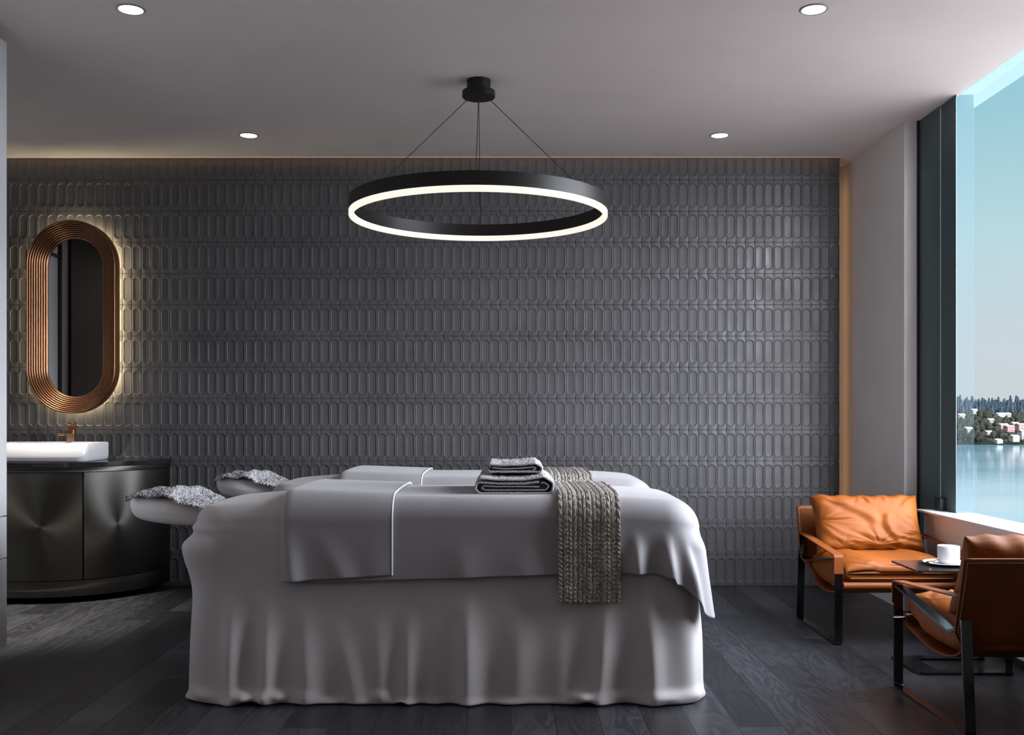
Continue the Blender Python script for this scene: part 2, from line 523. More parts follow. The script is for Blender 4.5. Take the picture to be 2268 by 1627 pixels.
# ----------------------------------------------------------------- wardrobe at the left edge
wx, wy = -2.222, 4.48
wd = thing('wardrobe', 'tall pale grey fitted cupboard with drawers at the left edge of the room', 'cupboard', (-2.55, 3.5, 0))
WO = (-2.55, 3.5, 0)
MB().box((-2.9, 2.5, .105), (wx - .022, wy, 2.758)).build('carcass', M['wardrobe'], wd, False, WO)
MB().box((-2.85, 2.52, 0), (wx - .05, wy - .03, .105)).build('plinth', M['plinth'], wd, False, WO)
for y0, y1 in ((2.5, 3.488), (3.492, 4.48)):
    MB().box((wx - .02, y0 + .001, .677), (wx, y1, 2.758), .001).build('door', M['wardrobe'], wd, False, WO)
    MB().box((wx - .02, y0 + .001, .492), (wx, y1, .672), .001).build('drawer', M['wardrobe'], wd, False, WO)
    MB().box((wx - .02, y0 + .001, .105), (wx, y1, .487), .001).build('drawer', M['wardrobe'], wd, False, WO)

# ----------------------------------------------------------------- ceiling downlights
spots = [(-1.574, 4.21, 'round recessed ceiling downlight nearer the camera, on the left side'),
         (1.256, 4.21, 'round recessed ceiling downlight nearer the camera, on the window side'),
         (-1.574, 6.104, 'round recessed ceiling downlight close to the tiled wall, left of the pendant'),
         (1.256, 6.104, 'round recessed ceiling downlight close to the tiled wall, right of the pendant')]
dl0 = None
for x, y, lab in spots:
    if dl0 is None:
        dl0 = thing('downlight', lab, 'ceiling light', (x, y, CEIL), 0, 'recessed ceiling downlights')
        MB().lathe([(.050, 0), (.057, 0), (.058, -.003), (.054, -.006), (.049, -.004), (.049, 0)], closed=True).build('rim', M['trim'], dl0)
        MB().lathe([(.0005, -.0035), (.0485, -.0035), (.0485, -.001)], seg=48).build('diffuser', M['down'], dl0)
    else:
        dup(dl0, (x - dl0.location.x, y - dl0.location.y, 0), None, lab)

# ----------------------------------------------------------------- ring pendant
px, py = -0.161, 5.107
pd = thing('pendant_lamp', 'large black ring pendant lamp with glowing underside hanging over the massage beds', 'ceiling lamp', (px, py, CEIL))
R = .647; zb = 2.103 - CEIL
MB().lathe([(.0005, 0), (.060, 0), (.060, -.055), (.082, -.055), (.083, -.058), (.083, -.084), (.080, -.087), (.0005, -.087)]).build('canopy', M['black'], pd)
MB().lathe([(R, zb + .026), (R, zb + .090), (R - .026, zb + .090), (R - .026, zb + .026)], seg=160, closed=True).build('ring_band', M['black'], pd)
MB().lathe([(R - .001, zb + .026), (R - .001, zb + .004), (R - .004, zb), (R - .022, zb), (R - .025, zb + .004), (R - .025, zb + .026)], seg=160).build('light_diffuser', M['ring'], pd)
for k in range(4):
    t = k * PI / 2 + 0.012 * (k % 2)
    c, s = math.cos(t), math.sin(t)
    MB().tube((c * .045, s * .045, -.086), (c * (R - .024), s * (R - .024), zb + .055), .0018, 6).build('suspension_wire', M['wire'], pd)
m = MB()
for k in range(8):
    t = 2 * PI * k / 8; m.lathe([(.0005, -.0905), (.006, -.0905), (.006, -.087)], (.036 * math.cos(t), .036 * math.sin(t), 0), 10)
m.build('canopy_screw', M['wire'], pd)

# ----------------------------------------------------------------- mirror
def stadium(a, h, n=40):
    """outline, half width a, straight half length h: list of (x,z)"""
    out = []
    for i in range(n): t = PI * i / (n - 1); out.append((a * math.cos(t), h + a * math.sin(t)))
    for i in range(n): t = PI + PI * i / (n - 1); out.append((a * math.cos(t), -h + a * math.sin(t)))
    return out
mx, mz = -2.830, 1.752
mr = thing('wall_mirror', 'tall oval mirror in a ridged copper frame, glowing against the tiled wall', 'mirror', (mx, YB, mz))
A, HS = .288, .335
prof = [(0, -.045), (0, -.115), (.003, -.119)]
nr_, w_ = 9, .0118
for k in range(nr_):
    s0 = .003 + k * w_
    dep = -.119 + .075 * (k / nr_) ** 1.1
    for q in range(1, 8):
        t = q / 8
        prof.append((s0 + t * w_, dep + .075 / nr_ * t - .0075 * math.sin(PI * t) ** 0.6))
    prof.append((s0 + w_, dep + .075 / nr_ + .002))
prof += [(.003 + nr_ * w_, -.040), (.08, -.036), (.05, -.045), (0, -.045)]
NP = 40
rows = []
for s, d in prof:
    rows.append([(x, d, z) for x, z in stadium(A - s, HS, NP)])
P = np.array(rows)                     # prof x outline
P = np.transpose(P, (1, 0, 2))
MB().grid(P, wrap_u=True, flip=True).build('frame', M['copper'], mr, auto=40)
ins = stadium(A - .003 - nr_ * w_ + .002, HS, NP)
mesh_obj('mirror_glass', [(x, -.041, z) for x, z in ins], [list(range(len(ins)))[::-1]], M['mirror'], mr, False)
o1 = stadium(A - .035, HS, NP); o2 = stadium(A - .05, HS, NP)
P = np.array([[(x, -.012, z) for x, z in o1], [(x, -.040, z) for x, z in o1], [(x, -.040, z) for x, z in o2], [(x, -.012, z) for x, z in o2]])
MB().grid(np.transpose(P, (1, 0, 2)), wrap_u=True).build('led_strip', M['halo'], mr)
MB().prism([(x, z) for x, z in stadium(A - .055, HS, NP)], 0, 1).v
bk = stadium(A - .055, HS, NP)
n = len(bk)
mesh_obj('back_box', [(x, -.004, z) for x, z in bk] + [(x, -.030, z) for x, z in bk],
         [[k, (k + 1) % n, n + (k + 1) % n, n + k] for k in range(n)] + [list(range(n)), list(range(n, 2 * n))[::-1]], M['gap'], mr, False)

# ----------------------------------------------------------------- vanity
VX1, VR, VB = -2.226, .65, YB - .004
cx = VX1 - VR
def vplan(off=0.0, x0=-3.88, n=40, xa=None, xb=None):
    """front outline of the vanity from left to the wall at right, shrunk by off"""
    r = VR - off
    pts = []
    lx = x0 if xa is None else xa
    for x in np.linspace(lx, cx, 8)[:-1]: pts.append((x, VB - r))
    for i in range(n + 1):
        t = -PI / 2 + PI / 2 * i / n
        pts.append((cx + r * math.cos(t), VB + r * math.sin(t)))
    return pts
def closed_plan(off): return vplan(off) + [(-3.88, VB)]
vn = thing('vanity_cabinet', 'floating gunmetal washstand cabinet with a rounded end against the tiles', 'cabinet', (-3.0, 6.3, .038))
VO = (-3.0, 6.3, .038)
MB().prism(closed_plan(.028), .045, .8075).build('carcass', M['gap'], vn, True, VO)
def shell(z0, z1, off0, off1, xa=None, xb=None, n=60):
    """curved skin panel between plan abscissae xa..xb"""
    o = np.array(vplan(off0, n=n)); i = np.array(vplan(off1, n=n))
    # dense resample by arc length
    def res(p, k=900):
        d = np.r_[0, np.cumsum(np.hypot(*np.diff(p, axis=0).T))]
        s = np.linspace(0, d[-1], k); return np.column_stack([np.interp(s, d, p[:, 0]), np.interp(s, d, p[:, 1])]), d[-1]
    return res(o)[0], res(i)[0]
def panel(xa, xb, z0, z1, off0=0.0, off1=.02):
    o, i = shell(z0, z1, off0, off1)
    sel = [k for k in range(len(o)) if xa <= o[k, 0] <= xb]
    o = o[sel]; i = i[sel]; k = len(o)
    P = []
    for q in range(k):
        P.append([(i[q, 0], i[q, 1], z0), (o[q, 0], o[q, 1], z0), (o[q, 0], o[q, 1], z1), (i[q, 0], i[q, 1], z1), (i[q, 0], i[q, 1], z0)])
    mb = MB().grid(P)
    for q in (0, k - 1):
        mb.add(P[q][:4], [[0, 1, 2, 3]])
    return mb
panel(-3.88, VX1, .779, .806).build('apron', M['vanity'], vn, True, VO)
panel(-3.88, VX1, .038, .132).build('base_band', M['vanity'], vn, True, VO)
panel(-2.987, -2.5605, .136, .775).build('door', M['vanity'], vn, True, VO)
panel(-2.555, VX1, .136, .775).build('door', M['vanity'], vn, True, VO)
panel(-3.42, -2.992, .136, .775).build('door', M['vanity'], vn, True, VO)
panel(-3.86, -3.43, .136, .775).build('door', M['vanity'], vn, True, VO)
ct = MB().prism(vplan(-.006) + [(-3.88, VB)], .808, .836).build('countertop', M['marble'], None, True, (0, 0, 0))
tag(ct, 'black marble worktop with a rounded end on the washstand', 'countertop')

# basin: rounded rectangular tray
def rrect(x0, x1, y0, y1, r, n=8):
    out = []
    for (cx_, cy_, a0) in ((x1 - r, y1 - r, 0), (x0 + r, y1 - r, PI / 2), (x0 + r, y0 + r, PI), (x1 - r, y0 + r, 1.5 * PI)):
        for i in range(n + 1):
            t = a0 + PI / 2 * i / n; out.append((cx_ + r * math.cos(t), cy_ + r * math.sin(t)))
    return out
bx0, bx1, by0, by1 = -3.20, -2.555, 6.10, 6.50
def rim(off, r): return rrect(bx0 + off, bx1 - off, by0 + off, by1 - off, r)
layers = [(0.012, .050, .8365), (.003, .055, .846), (0, .056, .87), (0, .056, .944), (.003, .054, .948), (.009, .050, .948), (.012, .048, .944), (.016, .05, .90), (.05, .06, .868), (.14, .05, .864)]
P = np.array([[(x, y, z) for x, y in rim(o, r)] for o, r, z in layers])
mb = MB().grid(np.transpose(P, (1, 0, 2)), wrap_u=True)
nl = len(layers); kk = P.shape[1]
mb.f.append(tuple(i * nl + nl - 1 for i in range(kk))); mb.f.append(tuple(i * nl for i in range(kk))[::-1])
bs = thing('washbasin', 'white rectangular countertop basin with rounded corners on the black worktop', 'sink', (-2.88, 6.3, .836))
mb.build('bowl', M['ceramic'], bs, True, (-2.88, 6.3, .836), 50)
MB().box((-3.02, 6.46, .93), (-2.70, 6.56, .947), .004).build('tap_ledge', M['ceramic'], bs, True, (-2.88, 6.3, .836))
MB().lathe([(.0005, .867), (.022, .867), (.024, .864)], (-2.88, 6.3, 0), 24).build('drain', M['copperlight'], bs, True, (-2.88, 6.3, .836))
# tap
tx, ty, tz = -2.815, 6.52, .947
tp = thing('basin_tap', 'square copper mixer tap behind the white basin', 'tap', (tx, ty, tz))
MB().box((-.022, -.022, 0), (.022, .022, .105), .002).build('body', M['copperlight'], tp, False)
MB().box((-.019, -.165, .052), (.019, -.018, .078), .002).box((-.019, -.165, .044), (.019, -.14, .054), .002).build('spout', M['copperlight'], tp, False)
MB().box((-.022, -.022, .109), (.022, .022, .127), .002).box((-.016, -.075, .118), (.016, -.02, .125), .0015).build('lever', M['copperlight'], tp, False)

# ----------------------------------------------------------------- massage beds
BX, BY = -.26, 4.331
HL, HW, RC = .995, .375, .13
ZT = .783
def perim(step=.008):
    segs = []
    L1, L2 = 2 * (HL - RC), 2 * (HW - RC)
    out = []
    def line(p, q, nrm):
        p = np.array(p); q = np.array(q); n = max(2, int(np.linalg.norm(q - p) / step))
        for i in range(n): out.append((*(p + (q - p) * i / n), *nrm))
    def arc(c, a0):
        n = int(RC * PI / 2 / step)
        for i in range(n):
            t = a0 + PI / 2 * i / n; out.append((c[0] + RC * math.cos(t), c[1] + RC * math.sin(t), math.cos(t), math.sin(t)))
    line((-HL + RC, -HW), (HL - RC, -HW), (0, -1)); arc((HL - RC, -HW + RC), -PI / 2)
    line((HL, -HW + RC), (HL, HW - RC), (1, 0)); arc((HL - RC, HW - RC), 0)
    line((HL - RC, HW), (-HL + RC, HW), (0, 1)); arc((-HL + RC, HW - RC), PI / 2)
    line((-HL, HW - RC), (-HL, -HW + RC), (-1, 0)); arc((-HL + RC, -HW + RC), PI)
    return np.array(out)
def topz(x, y):
    x = np.asarray(x, float); y = np.asarray(y, float)
    ex = np.clip((HL - np.abs(x)) / .42, 0, 1); e3 = np.clip((HW - np.abs(y)) / .30, 0, 1)
    d, r = edge_dist(x, y)
    return ZT - .026 * (1 - ex) ** 2 - .008 * (1 - e3) ** 2 - r * (1 - np.sqrt(np.clip(1 - np.clip(1 - d / r, 0, 1) ** 2, 0, 1)))
def edge_dist(x, y):
    qx = np.abs(x) - (HL - RC); qy = np.abs(y) - (HW - RC)
    mx_, my_ = np.maximum(qx, 0), np.maximum(qy, 0)
    ln = np.hypot(mx_, my_)
    d = RC - ln - np.minimum(np.maximum(qx, qy), 0)
    nx2 = np.where(ln > 1e-6, mx_ / np.maximum(ln, 1e-6), 0) ** 2
    return np.maximum(d, 0), .065 + .025 * nx2 * (x > 0) - .010 * nx2 * (x < 0)
def wob(x, seed, f=(3.1, 7.3, 13.7), a=(1, .5, .25)):
    r = np.random.default_rng(seed); s = 0
    for fi, ai in zip(f, a): s = s + ai * np.sin(fi * x * 2 * PI / 1.0 + r.uniform(0, 6.28))
    return s
def ridge(x, xc, w):
    d = (x - xc) / w
    return np.exp(-np.abs(d) ** 1.7)

# sheet folds: (x at top, x at hem, amp, width, start)
FOLDS = [(-1.20, -1.21, .012, .04, .2), (-1.075, -1.085, .024, .042, .30), (-.94, -.945, .020, .036, .32), (-.81, -.785, .016, .045, .42), (-.735, -.60, .013, .05, .5),
         (-.52, -.50, .012, .045, .45), (-.40, -.395, .015, .035, .45), (-.30, -.29, .006, .05, .5), (-.165, -.17, .024, .05, .33), (.03, .03, .014, .09, .35),
         (.20, .20, .010, .06, .4), (.40, .34, .024, .05, .32), (.535, .55, .026, .055, .30), (.68, .69, .020, .05, .2)]
def bed_sheet(name, parent_lab):
    U = perim(); nu = len(U)
    X0, Y0, NX, NY = U.T
    sx = np.clip(X0, -HL + HW, HL - HW)
    tt = np.linspace(1, 0, 40)[:-1] ** 2.4
    rows = []
    for t in tt:
        x = X0 + (sx - X0) * t; y = Y0 * (1 - t)
        rows.append(np.column_stack([x, y, topz(x, y)]))
    vv = np.concatenate([np.linspace(0, .1, 12), np.linspace(.1, .88, 40)[1:], np.linspace(.88, 1, 18)[1:]])
    ze = topz(X0, Y0)
    front = np.clip(-NY, 0, 1)
    s_all = np.cumsum(np.r_[0, np.hypot(np.diff(X0), np.diff(Y0))])
    Xw = X0 + BX                         # world x
    isL = np.clip(-NX, 0, 1)
    for v in vv:
        z = ze * (1 - v)
        d = .003 * sstep(0, .05, v) + .014 * v
        for xt, xb, am, w, st in FOLDS:
            xc = xt + (xb - xt) * v
            g = ridge(Xw, xc, w) * sstep(st, min(st + .45, .95), v)
            d = d + 1.75 * am * g * front
        # ends and back: regular soft folds
        d = d + (1 - front) * sstep(.15, .7, v) * .014 * (np.sin(s_all * 2 * PI / .17 + 1.2 * np.sin(s_all * 5)) + .6)
        d = d + .0025 * np.sin(s_all * 43 + 3 * v) * sstep(.4, 1, v)
        # left corner: gathered cloth below the headrest
        cl = np.exp(-((X0 + HL - .02) / .09) ** 2) * np.clip(-NY * .4 - NX, 0, 1)
        wv = .055 if v < .14 else .17
        d = d + cl * (.014 * np.exp(-((v - .035) / .022) ** 2) + .054 * np.exp(-((v - .14) / wv) ** 2))
        # hem: spreads and crumples on the floor
        h = sstep(.945, 1.0, v)
        hb = np.zeros_like(Xw)
        for xc, w, a in ((-1.03, .035, .050), (-.96, .03, .022), (-.90, .03, .028), (-1.17, .05, .02), (-.80, .05, .012), (.275, .04, .045), (.42, .06, .012), (.60, .07, .022), (-.50, .05, .012), (.70, .04, .026)):
            hb = hb + a * ridge(Xw, xc, w)
        d = d + h * (.010 + .004 * np.sin(s_all * 19) + .004 * np.sin(s_all * 47)) + hb * np.exp(-((v - .955) / .03) ** 2) * front
        d = d - .012 * sstep(.99, 1, v)
        lift = .012 * (ridge(Xw, -.42, .02) + ridge(Xw, .30, .03) + ridge(Xw, -1.0, .05) * .8) * front * sstep(.97, 1, v)
        rows.append(np.column_stack([X0 + NX * d, Y0 + NY * d, np.maximum(z + lift, .0015)]))
    P = np.array(rows)                   # rings x nu x 3
    mb = MB().grid(np.transpose(P, (1, 0, 2)), wrap_u=True)
    return mb

def bed_profile(x, nt, zf, zbk, off):
    """front hem -> over the top -> back hem at each x: positions and normals (x scalar array)"""
    ze = topz(x, np.full_like(x, HW))
    out = []; vs = []
    nside, ntop = nt
    for v in np.linspace(1, 0, nside + 1)[:-1]:
        out.append(np.column_stack([x, np.full_like(x, -HW), zf + (ze - zf) * (1 - v)])); vs.append(v)
    for q in range(ntop + 1):
        y = -HW * math.cos(PI * q / ntop)
        out.append(np.column_stack([x, np.full_like(x, y), topz(x, np.full_like(x, y))])); vs.append(0)
    for v in np.linspace(0, 1, nside + 1)[1:]:
        out.append(np.column_stack([x, np.full_like(x, HW), zbk + (ze - zbk) * (1 - v)])); vs.append(v)
    mid = np.array([o.mean(0) for o in out]); tg = np.gradient(mid, axis=0); tg[:, 0] = 0
    tg /= np.linalg.norm(tg, axis=1)[:, None]
    nrm = [((0.0, -tz, ty), v) for (_, ty, tz), v in zip(tg, vs)]
    return out, nrm

BXL = -.868 - BX        # blanket left edge, local
def blanket_main():
    U = perim(.007)
    # keep the piece right of the fold: front part, right end, back part in order
    k0 = np.argmin(np.hypot(U[:, 0] - BXL, U[:, 1] + HW))
    k1 = np.argmin(np.hypot(U[:, 0] - BXL, U[:, 1] - HW))
    U = U[k0:k1 + 1]
    X0, Y0, NX, NY = U.T
    sx = np.minimum(X0, HL - HW)
    OFF = .016
    rows = []
    for t in np.linspace(1, 0, 40)[:-1] ** 2.4:
        x = X0 + (sx - X0) * t; y = Y0 * (1 - t)
        dd, rr = edge_dist(x, y); sn = np.clip(1 - dd / rr, 0, 1)
        rows.append(np.column_stack([x + NX * OFF * sn, y + NY * OFF * sn, topz(x, y) + OFF * np.sqrt(1 - sn ** 2)]))
    ze = topz(X0, Y0)
    front = np.clip(-NY, 0, 1)
    Xw = X0 + BX
    s = np.cumsum(np.r_[0, np.hypot(np.diff(X0), np.diff(Y0))])
    sc = s[np.argmin(np.hypot(X0 - (HL - RC * .25), Y0 + HW - RC * .25))]      # near right corner
    sb = s[np.argmin(np.hypot(X0 - (HL - RC * .25), Y0 - HW + RC * .25))]
    hem = np.interp(Xw, [-.87, -.80, .18, .44, .56, .62, .80], [.470, .468, .502, .508, .505, .492, .44])
    hem = np.where(NY < -.99, hem, np.nan)
    sF = s[np.where(NY < -.99)[0][-1]]; sR0 = sF
    sc = sF + .118
    endhem = np.interp(s, [sF, sF + .06, sc, (sc + sb) / 2, sb, sb + .12], [.470, .452, .43, .42, .43, .48])
    endhem = endhem - .105 * np.exp(-np.abs((s - sc) / .062) ** 3.5) - .09 * np.exp(-np.abs((s - sb) / .09) ** 3)
    hem = np.where(np.isnan(hem), endhem, hem)
    BF = [(-.135, -.125, .034, .026, .12), (-.02, -.002, .040, .022, .10), (.045, .062, .034, .017, .08), (-.085, -.075, -.010, .03, .2), (-.80, -.80, .010, .07, .2), (-.57, -.57, .007, .08, .3)]
    q = s - sF
    for v in np.linspace(0, 1, 52):
        z = ze + (hem - ze) * v
        d = OFF + .010 * v
        for xt, xb, am, w, st in BF:
            d = d + am * ridge(q, xt + (xb - xt) * v, w) * sstep(st, .9, v)
        cg = np.exp(-((s - sc) / .055) ** 2); cb = np.exp(-((s - sb) / .085) ** 2)
        d = d + (cg + cb) * (.026 * sstep(0, .25, v) + .036 * v ** 1.3)
        side = np.clip(NX, 0, 1) * (1 - cg) * (1 - cb)
        d = d + side * (.02 + .015 * np.sin(s * 34)) * sstep(.1, .8, v)
        rows.append(np.column_stack([X0 + NX * d, Y0 + NY * d, z]))
    P = np.array(rows)
    return MB().grid(np.transpose(P, (1, 0, 2)))

def cross_strip(xs, offs, zf, zb, fold=None, nt=(34, 48), wave=None):
    """strip of cloth lying across the bed: xs local x of each column, offs height above the bed skin"""
    xs = np.array(xs); offs = np.array(offs)
    zf = np.broadcast_to(zf, xs.shape).astype(float); zb = np.broadcast_to(zb, xs.shape).astype(float)
    rows, nrm = bed_profile(xs, nt, zf, zb, 0)
    out = []
    for r, (n, v) in zip(rows, nrm):
        o = offs.copy()
        if fold is not None: o = o + fold(xs, v, n)
        out.append(r + o[:, None] * np.array(n)[None, :])
    P = np.array(out)                    # t x s x 3
    return np.transpose(P, (1, 0, 2))

def fold_band():
    xl, xr = -.886 - BX, -.458 - BX
    xs = []; of = []
    for a, b in ((.10, .017), (.05, .0175), (.018, .018), (.006, .021), (0, .029), (.004, .038), (.014, .044), (.03, .047)):
        xs.append(xl + a); of.append(b)
    for t in np.linspace(0, 1, 40)[1:]:
        xs.append(xl + .03 + (xr - xl - .03) * t); of.append(.047 - .014 * t)
    xs += [xr + .001]; of += [.024]
    def fold(x, v, n):
        k = sstep(.05, 1, v) * (1 if n[1] < -.9 else 0.5)
        s = (x - xl)
        return k * (.022 * np.exp(-((s - .018 - .03 * v) / .035) ** 2) + .010 * np.exp(-((s - .14 - .10 * v) / .05) ** 2) + .004 * np.exp(-((s - .36) / .05) ** 2))
    zf = np.interp(np.array(xs), [xl, xr], [.476, .500])
    P = cross_strip(xs, of, zf, .49, fold)
    return MB().grid(P), P

def runner():
    xl, xr = .184 - BX, .424 - BX
    ns = 230
    xs = np.linspace(xl, xr, ns); t = np.linspace(0, 1, ns)
    ph = t * 13 + .12 * np.sin(t * 31) + .08 * np.sin(t * 73)
    cell = ph - np.floor(ph)
    hgt = np.random.default_rng(5).uniform(.7, 1.2, 16)[np.floor(ph).astype(int)]
    ribs = .0050 * hgt * np.clip(1 - np.abs(2 * cell - 1) ** 4, 0, 1)
    offs = .033 + ribs
    offs[0] = offs[-1] = .024
    cnt_ = [0]
    def fold(x, v, n):
        cnt_[0] += 1
        k = cnt_[0]
        sgn = np.where(np.floor(ph).astype(int) % 2 == 0, 1, -1)
        return .006 * v + .0014 * np.sin(k * .95 + sgn * (cell - .5) * 5) * (ribs / .005)
    P = cross_strip(xs, offs, .398 + .003 * np.sin(t * 60), .41, fold, (120, 150))
    # yarn irregularity
    P = P + RNG.normal(0, .0006, P.shape)
    return MB().grid(P)

def make_bed():
    root = thing('massage_table', 'massage bed nearest the camera, fully skirted in pale cloth with padded headrest', 'massage bed', (BX, BY, 0))
    MB().box((-HL + .06, -HW + .05, .62), (HL - .06, HW - .05, .655), .01).build('table_frame', M['padwood'], root)
    for sx in (-1, 1):
        for sy in (-1, 1):
            MB().box((sx * (HL - .2) - .03, sy * (HW - .1) - .03, 0), (sx * (HL - .2) + .03, sy * (HW - .1) + .03, .62), .004).build('leg', M['padwood'], root)
    MB().box((-HL + .05, -HW + .04, .656), (HL - .06, HW - .04, .695), .018, 4).build('mattress', M['pad'], root)
    # padded face cradle: flattened ring on an arm
    m = MB(); P = []
    for i in range(64):
        t = 2 * PI * i / 64; c, s = math.cos(t), math.sin(t); row = []
        for j in range(25):
            p = 2 * PI * j / 24
            cr = math.copysign(abs(math.cos(p)) ** .65, math.cos(p)); sr = math.copysign(abs(math.sin(p)) ** .7, math.sin(p))
            rr = .105 + .070 * cr
            zz = .054 * sr
            if sr < 0: rr -= .008 * (-sr) * (1 if cr > 0 else -.3)
            x = -1.172 + rr * c * 1.03; y = rr * s * .92
            tilt = -.10 * (x + 1.187)
            row.append((x, y, .722 + zz + tilt))
        P.append(row)
    hr = m.grid(P, wrap_u=True).build('headrest', M['pad'], root)
    MB().box((-1.10, -.05, .655), (-.9, .05, .68), .006).build('headrest_arm', M['padwood'], root)
    return root
bed1 = make_bed()
dY = 1.264
bed2 = dup(bed1, (0, dY, 0), None, 'massage bed standing behind the front one, next to the tiled wall')
for b in (bed1, bed2): b['group'] = 'massage beds'

sh = thing('bed_sheet', 'long pale sheet covering the front massage bed down to the floor', 'sheet', (BX, BY, 0), 0, 'bed sheets')
so = bed_sheet('sheet', '').build('sheet_cloth', M['sheet'], sh, True, auto=None)
dup(sh, (0, dY, 0), None, 'pale sheet covering the rear massage bed by the tiles')

bl = thing('blanket', 'grey satin blanket with turned-back hem over the front massage bed', 'blanket', (BX, BY, 0), 0, 'blankets on the massage beds')
bo = blanket_main().build('blanket_body', M['blanket'], bl, True, auto=None)
sm = bo.modifiers.new('thickness', 'SOLIDIFY'); sm.thickness = .005; sm.offset = -1
fb, FP = fold_band()
fo = fb.build('turned_back_hem', M['blanket'], bl, True, auto=None)
sm = fo.modifiers.new('thickness', 'SOLIDIFY'); sm.thickness = .004; sm.offset = 0
edge = FP[-2]
m = MB()
for i in range(len(edge) - 1): m.tube(edge[i], edge[i + 1], .0034, 8, False)
pip = m.build('white_piping', M['piping'], bl, True, auto=None); pip['label'] = 'thin white piping'
dup(bl, (0, dY, 0), None, 'grey satin blanket with turned-back hem over the rear massage bed')

rn = thing('throw', 'ribbed beige knitted runner hanging down the front of the near massage bed', 'throw', (BX, BY, 0), 0, 'knitted bed runners')
ro = runner().build('knitted_cloth', M['knit'], rn, True, auto=None)
sm = ro.modifiers.new('thickness', 'SOLIDIFY'); sm.thickness = .006; sm.offset = -1
dup(rn, (0, dY, 0), None, 'ribbed beige knitted runner on the rear massage bed, behind the towels')

# face towels on the headrests
def face_towel():
    nu, nv = 110, 80
    P = np.zeros((nu, nv, 3))
    for i in range(nu):
        u = i / (nu - 1)
        for j in range(nv):
            v = j / (nv - 1) * 2 - 1
            x = -1.322 + .335 * u + .008 * v
            y = .165 * v * (1 - .12 * math.cos(u * 5))
            tilt = -.10 * (x + 1.187)
            z = .779 + tilt + .004
            z += .030 * math.exp(-((u - .55 - .06 * v) / .16) ** 2) + .014 * math.exp(-((u - .20) / .12) ** 2) * (1 + .3 * math.sin(v * 4))
            z += .010 * math.exp(-((u - .50 + .12 * v) / .05) ** 2) * (1 if u < .53 else .6)
            z -= .014 * sstep(.80, 1.0, abs(v)) + .012 * sstep(.85, 1, u) + .010 * sstep(.12, 0, u)
            P[i, j] = (x, y, z)
    r = np.random.default_rng(3)
    P += r.normal(0, .0020, P.shape)
    return MB().grid(P)
ft = thing('face_towel', 'speckled grey terry towel lying on the front headrest', 'towel', (BX, BY, 0), 0, 'towels on the headrests')
fo = face_towel().build('terry_cloth', M['terry'], ft, True, auto=None)
sm = fo.modifiers.new('thickness', 'SOLIDIFY'); sm.thickness = .012; sm.offset = -1
dup(ft, (0, dY, 0), None, 'speckled grey terry towel lying on the rear headrest')

# folded towels: layered strip seen end-on
def strip_path(pts, rads, y0, y1, th, jit, seed, ny=46, dx=.0035):
    path = round_path([(p[0], p[1]) for p in pts], rads, 14)
    p = np.array([q[:] for q in path])
    d = np.r_[0, np.cumsum(np.hypot(*np.diff(p, axis=0).T))]
    s = np.arange(0, d[-1], dx); p = np.column_stack([np.interp(s, d, p[:, 0]), np.interp(s, d, p[:, 1])])
    t = np.gradient(p, axis=0); t /= np.linalg.norm(t, axis=1)[:, None]; nrm = np.column_stack([-t[:, 1], t[:, 0]])
    loop = np.vstack([p + nrm * th / 2, (p - nrm * th / 2)[::-1]])
    ys = np.linspace(y0, y1, ny); r = np.random.default_rng(seed)
    P = np.zeros((len(loop), ny, 3)); P[:, :, 0] = loop[:, 0][:, None]; P[:, :, 2] = loop[:, 1][:, None]; P[:, :, 1] = ys[None, :]
    P[:, :, 2] += (.014 * np.sin(PI * np.clip((ys - y0) / .5, 0, 1)))[None, :] * np.clip(P[:, :1, 2] / .08, 0, 1)
    J = r.normal(0, jit, P.shape); J[:, 0, :] *= .25; J[:, 0, 1] *= .2
    P += J
    mb = MB(); nl, nv = P.shape[:2]; h = nl // 2
    mb.grid(P, wrap_u=True, flip=True)
    for col in (0, nv - 1):
        for i in range(h - 1):
            q = [i * nv + col, (i + 1) * nv + col, (nl - 2 - i) * nv + col, (nl - 1 - i) * nv + col]
            mb.f.append(tuple(q if col == 0 else q[::-1]))
    return mb

